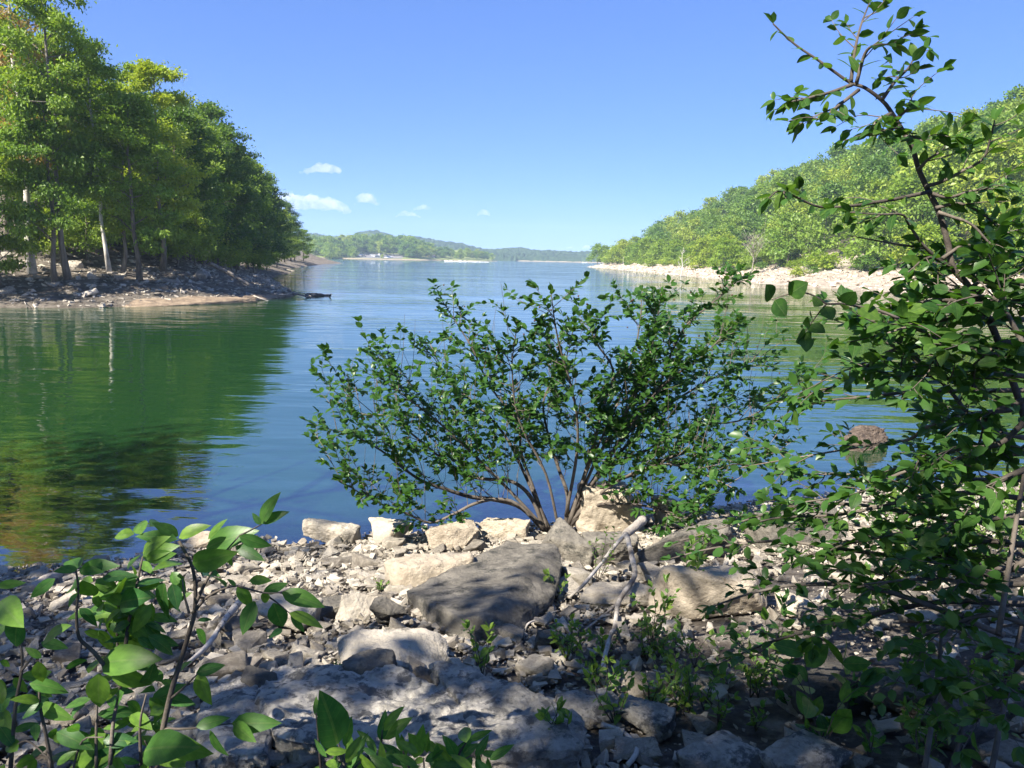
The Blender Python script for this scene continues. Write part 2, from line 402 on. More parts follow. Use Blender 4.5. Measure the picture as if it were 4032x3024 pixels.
RSH = [W2(*p) for p in ((4032, 1190), (3700, 1168), (3300, 1138), (3000, 1117), (2700, 1087), (2500, 1069), (2400, 1058), (2310, 1051))]
RPOLY = [(62, 30), (55, 55)] + RSH + [(50, 430), (90, 520), (200, 560), (420, 560), (420, 30)]
NL = len(LSH) + 2
def left_h(x, y):
    d = seg_dist(x, y, LPOLY)[:NL + 1].min()
    if not inside(x, y, LPOLY): return -0.35 * d
    k = 1.0 + .5 * noise.noise((x * .09, y * .09, 5))
    h = .24 * d * k if d < 9 else (2.16 * k + .36 * (d - 9))
    h = min(h, 26)
    st = .35; hs = math.floor(h / st) * st + st * min(1, ((h / st) % 1) * 2.5) if d < 14 else h
    return .35 * h + .65 * hs + .12 * fbm(x, y, .5, 9) * min(1, d)
NR = len(RSH) + 2
def right_h(x, y):
    d = seg_dist(x, y, RPOLY)[:NR + 2].min()
    if not inside(x, y, RPOLY): return -0.3 * d
    h = .2 * d if d < 14 else 2.8 + .43 * (d - 14) * min(1, .6 + d / 120)
    cap = 50 + 8 * noise.noise((x * .01, y * .01, 2))
    if h > cap * .7: h = cap * .7 + (h - cap * .7) * .35
    return h + .35 * fbm(x, y, .12, 4) * min(1, d / 3) + (2.5 * noise.noise((x * .03, y * .03, 7)) if d > 14 else 0) * min(1, (d - 14) / 30 if d > 14 else 0)
def bank_object(name, x0, x1, sx, y0, y1, sy, f, m): grid_obj(name, np.arange(x0, x1, sx), np.arange(y0, y1, sy), f, m)
bank_object('left_bank', -64, -10, .55, 34, 116, .55, left_h, M_BANKL)
grid_obj('left_hillside', np.concatenate([np.arange(-250, -64, 4), [-63.95]]), np.arange(34, 116, 3), lambda x, y: left_h(x, y) - .02, M_BANKL)
grid_obj('left_far_bank', np.arange(-250, -20, 2.5), np.concatenate([np.arange(115.5, 330, 2.0)]), left_h, M_BANKL)
grid_obj('right_bank', np.arange(28, 62, .8), np.arange(35, 470, 1.3), right_h, M_BANKR)
grid_obj('right_hillside', np.arange(61.6, 420, 4), np.arange(30, 560, 5), lambda x, y: right_h(x, y) - .05, M_FOREST_FLOOR)

# ---------------------------------------------------------------- leaves
def leaf_hi(w=.34, fold=.18, droop=.25, wav=0.0):
    """one leaf, 1 long along +X, folded at the midrib and drooping"""
    n = 7; t = np.linspace(0, 1, n); V = []; prof = np.sin(np.pi * np.clip(t, 0, 1) ** .8) ** .85 * w
    prof[0] = .015; prof[-1] = 0
    mid = np.stack([t, 0 * t, -droop * t ** 2], 1)
    L = np.stack([t - .03 * prof, prof, -droop * t ** 2 + fold * prof + wav * np.sin(t * 9)], 1); Rr = L * np.array([1, -1, 1]); Rr[:, 2] += wav * np.sin(t * 7 + 1) - wav * np.sin(t * 9)
    V = np.vstack([mid, L, Rr]); Q = []
    for i in range(n - 1):
        Q.append((i, i + 1, n + i + 1, n + i)); Q.append((i + 1, i, 2 * n + i, 2 * n + i + 1))
    return V, np.array(Q)
LEAF_MID_V = np.array([(0, 0, 0), (.3, .2, .05), (.68, .2, .03), (1, 0, -.15), (.3, -.2, .05), (.68, -.2, .03), (.35, 0, -.02), (.7, 0, -.07)])
LEAF_MID_T = np.array([(0, 6, 1), (6, 7, 2), (6, 2, 1), (7, 3, 2), (0, 4, 6), (6, 5, 7), (6, 4, 5), (7, 5, 3)])
LEAF_LOW_V = np.array([(0, 0, 0), (.5, .33, .08), (1, 0, -.05), (.5, -.33, .08)])
LEAF_LOW_T = np.array([(0, 2, 1), (0, 3, 2)])
def frames(d, n):
    d = norm(d); y = norm(np.cross(n, d)); z = np.cross(d, y)
    return np.stack([d, y, z], 1)          # rows: axis vectors
def merge_leaves(mb, pos, d, n, size, V=LEAF_LOW_V, T=LEAF_LOW_T, width=1.0, a=None):
    pos = np.asarray(pos, float); N = len(pos)
    if N == 0: return
    F = frames(np.asarray(d, float), np.asarray(n, float)); size = np.broadcast_to(np.asarray(size, float), (N,))
    tv = V * np.array([1, width, 1])
    P = pos[:, None] + size[:, None, None] * np.einsum('vk,nkc->nvc', tv, F)
    k = len(V); Tt = (np.arange(N)[:, None, None] * k + T[None]).reshape(-1, 3)
    if a is None: a = rng.random(N)
    mb.add(P.reshape(-1, 3), Tt, None, np.repeat(a, k))
def leaf_meshes(prefix, m, specs):
    out = []
    for i, sp in enumerate(specs):
        V, Q = leaf_hi(*sp); out.append(np_mesh('leaf', V, [Q], m))
    return out
def place_leaf(mesh, pos, d, n, size, parent, width=1.0, off=None):
    F = frames(np.array([d], float), np.array([n], float))[0]
    M = Matrix(((F[0][0] * size, F[1][0] * size * width, F[2][0] * size, pos[0]), (F[0][1] * size, F[1][1] * size * width, F[2][1] * size, pos[1]),
                (F[0][2] * size, F[1][2] * size * width, F[2][2] * size, pos[2]), (0, 0, 0, 1)))
    o = bpy.data.objects.new('leaf', mesh); COL.objects.link(o); o.parent = parent
    o.matrix_basis = Matrix.Translation(-Vector(parent.location)) @ M
    return o

# ---------------------------------------------------------------- trees
def tree_proto(seed, Ht, cb, cr, n_limb, leaves, lsize, top=1.0, spread=.55, leafm=None, bark=None, r0=.16, shape='oval', lean=.04):
    """trunk mesh and crown mesh of one tree, base at the origin"""
    g = np.random.default_rng(seed)
    tr = MB(); cr_mb = MB()
    k = 9; zs = np.linspace(0, Ht * .96, k); ang = g.random() * 6.28
    off = np.cumsum(g.normal(0, .012 * Ht, (k, 2)), 0) * .6; off -= off[0]
    off += np.outer(zs, [math.cos(ang) * lean, math.sin(ang) * lean])
    trunk = np.stack([off[:, 0], off[:, 1], zs], 1)
    tr.tube(trunk, r0 * (1 - zs / Ht) ** .8 + .015 + r0 * .5 * np.exp(-zs / (Ht * .03)), 7)
    cl = []
    for i in range(n_limb):
        f = (i + g.random()) / n_limb; z = cb + (Ht * .97 - cb) * f
        if shape == 'oval': rr = cr * (math.sin(math.pi * (0.12 + .84 * f)) ** .7) * (1 if f > .2 else .85)
        elif shape == 'cone': rr = cr * (1.02 - f) ** .9 + .1
        else: rr = cr * (.5 + .5 * math.sin(math.pi * min(1, .25 + .75 * f))) * (1 - .55 * f ** 3)
        rr *= .75 + .5 * g.random()
        th = i * 2.4 + g.normal(0, .5); up = (.15 + .55 * g.random()) * (1.0 if shape != 'cone' else .2)
        base = np.array([np.interp(z, zs, trunk[:, 0]), np.interp(z, zs, trunk[:, 1]), z - rr * up * .5])
        if base[2] < cb * .8: base[2] = cb * .8
        tip = base + np.array([math.cos(th) * rr, math.sin(th) * rr, rr * up + (.25 * rr if f > .85 else 0)])
        m = (base + tip) / 2 + np.array([0, 0, .1 * rr]) + g.normal(0, .05 * rr, 3)
        rad = max(.02, r0 * .38 * (1 - .7 * f))
        tr.tube([base, m, tip], [rad, rad * .6, rad * .2], 5, cap=False)
        for _ in range(4):
            t = .4 + .6 * g.random(); p = base * (1 - t) + tip * t
            q = p + np.array([g.normal(), g.normal(), .35 + .5 * g.normal()]) * rr * .3
            tr.tube([p, (p + q) / 2 + g.normal(0, .04 * rr, 3), q], [rad * .4, rad * .25, .012], 4, cap=False)
            cl.append(q); cl.append(p * .4 + q * .6)
        cl.append(tip)
    cl.append(trunk[-1]); cl.append(trunk[-1] + np.array([0, 0, .2]))
    cl = np.array(cl); per = max(3, leaves // len(cl))
    w = g.random(len(cl)); cid = np.repeat(np.arange(len(cl)), per)
    sg = spread * (.55 + .8 * g.random(len(cl)))
    P = cl[cid] + g.normal(0, 1, (len(cid), 3)) * sg[cid][:, None] * np.array([1, 1, .5])
    cz = np.array([0, 0, cb + (Ht - cb) * .45]); out = norm(P - cz)
    n = norm(out * .45 + np.array([0, 0, .75]) + g.normal(0, .42, P.shape)); d = norm(out * .6 + g.normal(0, .7, P.shape) + np.array([0, 0, -.25]))
    merge_leaves(cr_mb, P, d, n, lsize * (.6 + .8 * g.random(len(P))), a=np.clip(.55 * w[cid] + .45 * g.random(len(P)), 0, 1))
    return tr.mesh('trunk', bark or M_BARK), cr_mb.mesh('crown', leafm, smooth=False)
def put_tree(name, proto, loc, rz, sc, label, cat='tree', group=None, tilt=0.0, leafm=None):
    t = empty(name, loc, label, cat, group, rz); t.scale = (sc[0], sc[0], sc[1]) if isinstance(sc, tuple) else (sc,) * 3
    if tilt: t.rotation_euler = (0, tilt, rz)
    for nm, me in (('trunk', proto[0]), ('crown', proto[1])):
        o = bpy.data.objects.new(nm, me); link(o, t)
    return t
def on_land(x, Y, f):
    """point of the land at depth Y that lies below/above photograph column x"""
    p = at_y(x, 1030, Y); z = f(p.x, p.y)
    # correct for the camera roll
    for _ in range(3):
        q = Vector((p.x, p.y, z)); rel = q - CAM; u = rel.dot(_r) / rel.dot(_f) * FPX + 512
        p.x += (x / S - u) / FPX * Y; z = f(p.x, p.y)
    return Vector((p.x, p.y, z))
T = lambda seed, *a, **k: tree_proto(seed, *a, **k)
P_TALL = [T(1, 15, 4.2, 2.8, 22, 17000, .2, leafm=L_OAK, r0=.17, shape='oval', spread=.33),
          T(2, 14, 3.4, 2.7, 20, 16000, .2, leafm=L_YEL, r0=.15, shape='oval', spread=.33),
          T(3, 13, 3.0, 3.2, 20, 17000, .2, leafm=L_OAK, r0=.16, shape='broad', spread=.36)]
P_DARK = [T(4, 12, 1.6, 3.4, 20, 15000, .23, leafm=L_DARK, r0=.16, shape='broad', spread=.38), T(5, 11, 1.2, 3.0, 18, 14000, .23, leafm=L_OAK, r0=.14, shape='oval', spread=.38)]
P_RED = T(6, 19, 6.5, 2.6, 18, 6000, .2, leafm=L_RED, r0=.2, shape='oval', spread=.32, bark=M_BARKP)
P_WHITE = T(7, 15, 7.5, 2.2, 15, 10000, .2, leafm=L_YEL, r0=.13, shape='oval', spread=.33, bark=M_BARKP)
P_UNDER = [T(8, 4.2, .8, 1.7, 10, 5000, .17, leafm=L_OAK, r0=.05, shape='broad', spread=.34), T(9, 3.4, .5, 1.5, 10, 4500, .16, leafm=L_YEL, r0=.04, shape='broad', spread=.33)]
def place_left(name, kind, x, Y, rz, sc, label, group=None, tilt=0):
    p = on_land(x, Y, left_h); p.z -= .08
    return put_tree(name, kind, p, rz, sc, label, group=group, tilt=tilt)
# front row, traced from their trunks at the waterside
place_left('shore_tree', P_RED, 128, 48.5, .4, (1.0, 1.05), 'thin pale-trunked tree with rust-tinged leaves, tallest at the left edge')
place_left('shore_tree', P_TALL[2], 215, 46.5, 2.2, (.85, .92), 'slightly leaning dark trunk, left one of the close pair of shore trees')
place_left('shore_tree', P_TALL[0], 268, 47.5, 1.1, (.95, 1.22), 'tall dark-trunked tree, right one of the close pair of shore trees')
place_left('shore_tree', P_WHITE, 432, 51.5, .3, (.95, .98), 'slender tree with whitish trunk showing between the leaves, left bank')
place_left('shore_tree', P_TALL[1], 482, 52.5, 4.2, (.8, .83), 'slim tree just right of the white-trunked one, left bank')
place_left('shore_tree', P_TALL[2], 550, 50.5, 5.0, (.92, .88), 'straight dark-trunked tree standing lowest above the tan rock shelf')
place_left('shore_tree', P_TALL[1], 640, 57.0, 3.3, (1.1, 1.02), 'bright yellow-green tree rising at the right edge of the tall shore stand')
# second row and hillside wood
_rows = [(40, 56, 0, 1.2), (150, 60, 2, 1.0), (330, 60, 1, .92), (430, 62, 2, 1.0), (560, 63, 0, .9), (250, 66, 0, 1.0), (-60, 52, 2, 1.2), (60, 68, 2, 1.2), (500, 72, 1, .95)]
for i, (x, Y, k, sc) in enumerate(_rows):
    place_left('wood_tree', P_TALL[k], x, Y, i * 1.3, (sc * .95, sc), 'green tree in the wood behind the front row of shore trees', 'second row of left shore trees')
_dk = [(690, 63, 0, .95), (745, 70, 1, 1.15), (800, 74, 0, 1.2), (850, 80, 0, 1.15), (905, 88, 1, 1.2), (870, 96, 0, 1.5), (945, 98, 0, 1.15), (985, 108, 1, 1.2), (930, 112, 0, 1.5), (1020, 120, 0, 1.12),
       (1000, 134, 1, 1.45), (1060, 140, 0, 1.2), (1085, 158, 1, 1.1), (1050, 170, 0, 1.4), (1120, 176, 0, 1.05), (1140, 196, 1, 1.08), (1165, 212, 0, 1.0), (1190, 228, 1, .95), (1215, 236, 1, .85), (1130, 218, 0, 1.3),
       (720, 84, 1, 1.4), (790, 92, 0, 1.5), (700, 95, 0, 1.6)]
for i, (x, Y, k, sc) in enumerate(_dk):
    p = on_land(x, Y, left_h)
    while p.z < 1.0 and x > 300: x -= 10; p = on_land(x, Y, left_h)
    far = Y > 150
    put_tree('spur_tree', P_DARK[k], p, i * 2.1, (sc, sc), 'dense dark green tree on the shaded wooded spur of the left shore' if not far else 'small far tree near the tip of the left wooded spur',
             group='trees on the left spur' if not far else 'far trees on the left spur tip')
for i in range(16):     # hillside behind, out to the left and up the slope
    x = -350 + 85 * i; Y = 74 + 9 * (i % 4)
    p = on_land(x, Y, left_h)
    put_tree('hillside_tree', P_TALL[i % 3] if i % 2 else P_DARK[i % 2], p, i * 1.9, (1.15, 1.0), 'tree crown showing high on the left hillside behind the shore stand', group='trees high on the left hillside')
for i, (x, y, k, sc) in enumerate([(-31, 42.3, 0, .72), (-30, 45, 1, .75), (-34, 41, 0, .8)]):  # trees added off to the left so their shade falls on the bank
    put_tree('bank_shade_tree', P_DARK[k], Vector((x, y, left_h(x, y))), i, sc, 'low dark tree added at the left edge to shade the bank', group='trees added to shade the left bank')
_us = [(640, 58.5, 1, 1.0), (700, 60, 0, 1.0), (590, 59, 1, .8), (345, 53, 0, .9), (380, 55, 0, 1.1), (210, 51.5, 0, .75), (290, 57, 0, 1.0), (770, 62, 0, .95), (860, 72, 0, 1.1), (930, 82, 0, 1.0), (545, 58, 1, .9),
       (1000, 97, 0, 1.1), (1050, 118, 0, 1.3), (480, 59, 0, 1.2), (440, 58, 0, 1.1), (100, 60, 0, 1.0), (1090, 140, 0, 1.3), (750, 66, 0, 1.4), (670, 66, 0, 1.4)]
for i, (x, Y, k, sc) in enumerate(_us):
    p = on_land(x, Y, left_h)
    put_tree('understory_shrub', P_UNDER[k], p, i * 1.7, sc, ('sunlit yellow-green shrub' if k else 'low green shrub') + ' under the trees of the left bank', cat='shrub',
             group='sunlit shrubs of the left bank' if k else 'green shrubs of the left bank')

# right hillside
P_HILL = [T(21, 10, 1.8, 4.0, 15, 2600, .62, leafm=L_HILL, r0=.16, shape='broad', spread=.75), T(22, 9, 1.4, 3.6, 14, 2400, .60, leafm=L_HILL, r0=.14, shape='oval', spread=.75),
          T(23, 11, 1.8, 4.4, 16, 2800, .62, leafm=L_HILL, r0=.17, shape='broad', spread=.8)]
P_CEDAR = [T(24, 8, .4, 2.0, 22, 2200, .45, leafm=L_CEDAR, r0=.12, shape='cone', spread=.4)]
P_RYEL = [T(25, 7, .9, 2.8, 12, 2200, .5, leafm=L_YEL, r0=.1, shape='broad', spread=.55)]
P_SCRUB = [T(26, 2.4, .2, 1.5, 8, 900, .34, leafm=L_YEL, r0=.04, shape='broad', spread=.4), T(27, 2.0, .15, 1.6, 8, 900, .34, leafm=L_HILL, r0=.04, shape='broad', spread=.4)]
cand = []
g = np.random.default_rng(5)
def in_view(p, mx=40):
    rel = p - CAM; dd = rel.dot(_f)
    if dd < 1: return None
    u = rel.dot(_r) / dd * FPX + 512; v = 384 - rel.dot(_u) / dd * FPX
    return u, v, dd
pts = []
for _ in range(9000):
    x = 46 + 260 * g.random() ** 1.2; y = 60 + 420 * g.random()
    if not inside(x, y, RPOLY): continue
    d = seg_dist(x, y, RPOLY)[:NR + 2].min()
    if d < 12: continue
    z = right_h(x, y); r = in_view(Vector((x, y, z + 6)))
    if r is None or r[0] < 560 or r[0] > 1085: continue
    mind = 5.0 + r[2] * .008
    if any((x - a) ** 2 + (y - b) ** 2 < mind * mind for a, b, *_ in pts): continue
    pts.append((x, y, z, d, r[2]))
# visibility from the camera: keep a tree whose top clears the canopy in front of it
def vis(x, y, z):
    L = math.hypot(x, y); top = (z + 10 - H) / L
    mx = -9
    for t in np.linspace(.2, .985, 60):
        if t * L > L - 6: break
        xx, yy = x * t, y * t
        if inside(xx, yy, RPOLY):
            h = right_h(xx, yy); dd = seg_dist(xx, yy, RPOLY)[:NR + 2].min()
            mx = max(mx, (h + (6.5 if dd > 14 else 0) - H) / (L * t))
    return top > mx
pts = [p for p in pts if vis(p[0], p[1], p[2])]
pts.sort(key=lambda p: p[4])
HILL_LAB = {'cedar': ('hill_cedar', 'dark green cedar among the pale trees of the right hillside', 'cedars on the right hillside'),
            'yel': ('hill_edge_tree', 'yellowish small tree along the foot of the right wooded hillside', 'yellowish trees above the pale bank'),
            'oak': ('hill_tree', 'sunlit green broadleaf tree in the wood covering the right hillside', 'wood of the right hillside')}
print('HILL', len(pts))
rest = []
for i, (x, y, z, d, dist) in enumerate(pts):
    q = g.random(); 
    k = 'cedar' if q < .12 else 'yel' if (d < 24 and q < .6) or q > .95 else 'oak'
    pr = P_CEDAR[0] if k == 'cedar' else P_RYEL[0] if k == 'yel' else P_HILL[int(g.integers(3))]
    s = (.65 + .6 * g.random()) * (.8 if d < 26 else 1.05)
    nm, lb, gr = HILL_LAB[k]
    u_ = in_view(Vector((x, y, z)))[0]; wh = 'rising behind the right point' if u_ < 660 else 'above the whitish dead tree' if u_ < 745 else 'left of the sapling stem' if u_ < 900 else 'right of the sapling stem'
    bd = 'low on' if d < 30 else 'halfway up' if d < 65 else 'high on'
    lb = {'oak': 'green broadleaf tree', 'yel': 'yellowish small tree', 'cedar': 'dark green cedar'}[k] + f' {bd} the right hill, {wh}'; gr = f'{k} trees {bd} on the right hill {wh}'
    if i >= 420: break
    put_tree(nm, pr, Vector((x, y, z - .2)), g.random() * 6.28, (s * (1.05 if k != 'cedar' else 1), s * (.85 + .3 * g.random())), lb, group=gr)
sc_pts = 0
for _ in range(2500):
    x = 36 + 60 * g.random(); y = 60 + 330 * g.random()
    if not inside(x, y, RPOLY): continue
    d = seg_dist(x, y, RPOLY)[:NR].min()
    if not 6.5 < d < 16: continue
    if g.random() > (d - 5.5) / 9: continue
    s = .5 + .7 * g.random(); k = int(g.random() < .45)
    put_tree('bank_scrub', P_SCRUB[k], Vector((x, y, right_h(x, y) - .05)), g.random() * 6, (s * 1.1, s * .9), 'low yellowish scrub bush on the pale stony right bank', 'bush', 'scrub on the right bank'); sc_pts += 1
    if sc_pts > 130: break
tip = at_z(2350, 1049)
for i, (x, Y, sc) in enumerate([(2352, 372, 1.3), (2385, 350, 1.1), (2420, 330, 1.0), (2445, 340, 1.3), (2480, 318, 1.0), (2510, 300, 1.1), (2550, 290, 1.2), (2600, 262, 1.05), (2650, 245, 1.0), (2760, 200, 1.0), (2850, 172, .95)]):
    p = on_land(x, Y, right_h); p.z = max(p.z, .6)
    put_tree('point_tree', P_RYEL[0], p, i * 1.3, (sc, sc * 1.05), 'golden-green tree on the low point where the right shore ends', group='trees on the right point')

# bare trees on the right bank
def bare_tree(name, p, Ht, label, n=14, spread=.35, m=M_BARKP, r0=.09):
    t = empty(name, p, label, 'dead tree'); g = np.random.default_rng(int(abs(p.x) * 10))
    tr = MB(); P = np.array([(0, 0, -.2), (.05 * Ht, 0, Ht * .35), (.03 * Ht, .03 * Ht, Ht * .7), (.06 * Ht, 0, Ht)]) + np.array(list(p))
    tr.tube(catmull(P, 3), np.linspace(r0, .02, 10), 6)
    tr.build('trunk', m, t)
    for i in range(n):
        f = .3 + .65 * g.random(); b = np.array([np.interp(f, [0, .35, .7, 1], P[:, k]) for k in range(3)])
        th = g.random() * 6.28; L = Ht * spread * (1.1 - f) * (.6 + .8 * g.random())
        e = b + np.array([math.cos(th) * L, math.sin(th) * L, L * (.7 + .6 * g.random())])
        bm_ = MB(); bm_.tube([b, (b + e) / 2 + g.normal(0, .05 * L, 3), e], [r0 * .35, r0 * .22, .01], 5)
        for _ in range(3):
            s0 = b + (e - b) * (.4 + .5 * g.random()); bm_.tube([s0, s0 + g.normal(0, .3 * L, 3) + np.array([0, 0, .2 * L])], [r0 * .15, .01], 4)
        bm_.build('limb', m, t)
bare_tree('dead_tree', on_land(2678, 178, right_h), 7.0, 'bare whitish dead tree standing on the right bank before the wood', 8, .3, r0=.14)
bare_tree('dead_tree', on_land(2955, 150, right_h), 7.5, 'grey leafless tree with tangled branches, higher up the right bank', 34, .7, M_LOG, r0=.12)
bare_tree('dead_tree', on_land(2450, 262, right_h), 5.0, 'thin pale snag among golden trees near the right point', 3, .15, r0=.12)

# ---------------------------------------------------------------- far shore
def hy(x):      # horizon row of the photograph at column x
    return (258.5 + (x / S - 512) * math.tan(ROLL)) * S
def far_hill(name, sil, D0, D1, shore, bump, seed, m, dx=5.0):
    """a wooded hill: crest follows heights over the water at distance D1, foot at D0"""
    g = np.random.default_rng(seed)
    xs_px = np.array([p[0] for p in sil], float)
    crest = np.array([(hy(p[0]) - p[1]) / S / FPX * D1 + H for p in sil])
    wx = np.array([at_y(p[0], hy(p[0]), D1).x for p in sil])
    X = np.arange(wx[0], wx[-1], dx); n = 34
    Tt = np.linspace(0, 1.25, n); V = []
    bx = g.random((len(X) * n // 3, 3))
    for j, t in enumerate(Tt):
        for x in X:
            c = np.interp(x, wx, crest) - bump * .7
            z = c * (math.sin(min(1, t) * math.pi / 2) ** 1.25) if t <= 1 else c * (1 - (t - 1) * .6)
            Y = D0 + (D1 - D0) * t
            xx = x * (Y / D1) if t < 1 else x
            k = min(1, max(0, (t - .015) * 40)) if t > 0 else 0
            e = noise.cell_vector((x / 11.0, Y / 13.0, seed)).x * .35 + noise.noise((x / 9, Y / 11, seed)) * .8 + noise.noise((x / 4, Y / 5, seed)) * .4 + .5
            V.append((xx + noise.noise((x, Y, 3)) * 2, Y, z + (bump * e * 1.1 + (bump * .5 if t > .02 else 0)) * k - (1.0 if j == 0 else 0)))
    nx = len(X); i = np.arange(n - 1)[:, None] * nx + np.arange(nx - 1)[None]
    Q = np.stack([i, i + 1, i + nx + 1, i + nx], -1).reshape(-1, 4)
    return tag(link(bpy.data.objects.new(name, np_mesh(name, np.array(V), [Q], m, False, {'v': g.random(len(V))}))), kind='structure')
M_FARWOOD = rough_mat('far_wood_canopy', [(.2, (.018, .04, .02)), (.5, (.035, .066, .03)), (.8, (.06, .095, .038))], scale=.05, bump=1.0, bscale=.12, dist=4.0, coord='World', objw=.25)
M_SAND = rough_mat('pale_far_beach', [(.3, (.24, .19, .13)), (.7, (.36, .29, .21))], scale=.1, bump=.3, bscale=.3, dist=.3, coord='World', objw=0)
M_ASPH = rough_mat('car_park_asphalt', [(.3, (.12, .11, .115)), (.7, (.2, .19, .19))], scale=.1, bump=.1, coord='World', objw=0)
M_GRASS = rough_mat('far_grass', [(.3, (.12, .16, .04)), (.7, (.22, .24, .07))], scale=.08, bump=.3, coord='World', objw=0)
far_hill('far_ridge', [(980, 935), (1100, 930), (1227, 931), (1280, 938), (1355, 947), (1417, 927), (1471, 922), (1510, 928), (1553, 942), (1590, 945), (1634, 941), (1667, 950), (1715, 957), (1800, 970), (1890, 988), (1960, 1004), (2040, 1018)],
         1000, 1500, None, 6.0, 3, M_FARWOOD)
far_hill('far_wooded_shore', [(1780, 1012), (1860, 996), (1969, 990), (2054, 985), (2111, 996), (2175, 997), (2238, 1001), (2320, 999), (2480, 1000), (2620, 1004)], 1020, 1330, None, 5.0, 8, M_FARWOOD, 4.5)
# low peninsula with its beach and car park
PSH = [W2(*p) for p in ((1100, 1013), (1230, 1017), (1330, 1018), (1450, 1021), (1560, 1023), (1640, 1024.5), (1740, 1025.5), (1840, 1027.5), (1930, 1028.5), (1960, 1029))]
PX = np.array([p[0] for p in PSH]); PY = np.array([p[1] for p in PSH])
def pen_h(x, y):
    d = y - np.interp(x, PX, PY)
    end = np.clip((PX[-1] - x) / 40, 0, 1)
    return (-.3 + .11 * d if d < 9 else .69 + .06 * (d - 9)) * (.25 + .75 * end)
def pen_sheet(name, x0, x1, d0, d1, dz, m, sx=6, sd=4):
    xs = np.arange(x0, x1 + .1, sx); ds = np.arange(d0, d1 + .1, sd); V = []
    for d in ds:
        for x in xs:
            y = float(np.interp(x, PX, PY)) + d; V.append((x, y, pen_h(x, y) + dz))
    nx, ny = len(xs), len(ds); i = np.arange(ny - 1)[:, None] * nx + np.arange(nx - 1)[None]
    tag(link(bpy.data.objects.new(name, np_mesh(name, V, [np.stack([i, i + 1, i + nx + 1, i + nx], -1).reshape(-1, 4)], m))), kind='structure')
pen_sheet('far_beach', PX[0], PX[-1], -4, 10, 0, M_SAND, 5, 2)
pen_sheet('far_grass_bank', PX[0], PX[-1], 9, 190, .05, M_GRASS, 8, 6)
pk0, pk1 = at_y(1395, 1010, 700).x, at_y(1600, 1010, 700).x
pen_sheet('car_park', pk0, pk1, 14, 78, .12, M_ASPH, 4, 4)
g = np.random.default_rng(77)
def pen_tree(xpx, d, sc, kind, ds='green'):
    Y = 700; x = at_y(xpx, 1010, 700).x; y = float(np.interp(x, PX, PY)) + d
    x = at_y(xpx, 1010, y).x
    pr, lab, gr = {'g': (P_HILL[int(g.integers(3))], 'rounded green tree on the low peninsula across the lake', 'green trees of the far peninsula'),
                   'y': (P_RYEL[0], 'yellow-green tree beside the far beach and car park', 'yellow-green trees of the far peninsula'),
                   'd': (P_CEDAR[0], 'dark tree between the rounded crowns on the far peninsula', 'dark trees of the far peninsula')}[kind]
    put_tree('peninsula_tree', pr, Vector((x, y, pen_h(x, y) - .2)), g.random() * 6, sc, lab, group=gr)
for i in range(66):
    xp = 1200 + 11.2 * i + g.normal(0, 4)
    lot = 1385 < xp < 1605
    hgt = 1.15 if xp < 1650 else .95 if xp < 1780 else .8
    pen_tree(xp, (86 if lot else 22) + 14 * g.random(), hgt * (.85 + .35 * g.random()), 'g' if g.random() < .75 else 'y')
    if xp < 1700: pen_tree(xp + 5, (105 if lot else 50) + 30 * g.random(), 1.25 * hgt * (.85 + .35 * g.random()), 'g' if g.random() < .85 else 'd')
for xp, d, sc in ((1395, 14, 1.2), (1380, 16, 1.3), (1370, 15, 1.2), (1435, 80, 1.4), (1420, 82, 1.3), (1465, 80, 1.2), (1520, 60, 1.5), (1535, 58, 1.5), (1505, 62, 1.5), (1590, 40, 1.4), (1600, 36, 1.4), (1505, 17, .5), (1575, 60, 1.5), (1550, 62, 1.4), (1620, 24, 1.0), (1630, 40, 1.4), (1645, 40, 1.3)):
    pen_tree(xp, d, sc * 1.0, 'y' if d < 20 else 'g')

# cars in the far car park
M_GLASS = plain_mat('dark_car_glass', (.03, .035, .04), .1); M_TYRE = plain_mat('tyre_rubber', (.02, .02, .02), .8)
CARC = {'white': plain_mat('white_car_paint', (.8, .8, .8), .25), 'silver': plain_mat('silver_car_paint', (.5, .52, .55), .25, .4), 'dark': plain_mat('dark_car_paint', (.05, .06, .08), .25), 'blue': plain_mat('blue_car_paint', (.08, .14, .3), .25)}
def car_mesh(col):
    b = MB(); prof = [(-2.2, .35), (-2.25, .8), (-1.9, .95), (-.9, 1.0), (1.1, 1.0), (2.1, .85), (2.25, .5), (2.2, .35)]
    n = len(prof); V = [(x, s * .88, z) for s in (-1, 1) for x, z in prof]
    b.add(V, [(0, i, i + 1) for i in range(1, n - 1)] + [(n, n + i + 1, n + i) for i in range(1, n - 1)], [(i, n + i, n + (i + 1) % n, (i + 1) % n) for i in range(n)])
    c = MB(); V = [(x, s * w, z) for s in (-1, 1) for x, z, w in ((-1.7, .99, .84), (-1.2, 1.5, .7), (.6, 1.5, .7), (1.3, .99, .84))]
    c.add(V, [(0, 1, 2), (0, 2, 3), (4, 6, 5), (4, 7, 6)], [(0, 4, 5, 1), (1, 5, 6, 2), (2, 6, 7, 3)])
    r = MB(); r.box((-.3, 0, 1.52), (1.7, 1.36, .05))
    w = MB(); w.tube([(0, -.12, 0), (0, .12, 0)], [.34, .34], 10)
    return b.mesh('body', CARC[col], smooth=False), c.mesh('cabin_glass', M_GLASS, smooth=False), r.mesh('roof_panel', CARC[col], smooth=False), w.mesh('wheel', M_TYRE)
CARS = {k: car_mesh(k) for k in CARC}
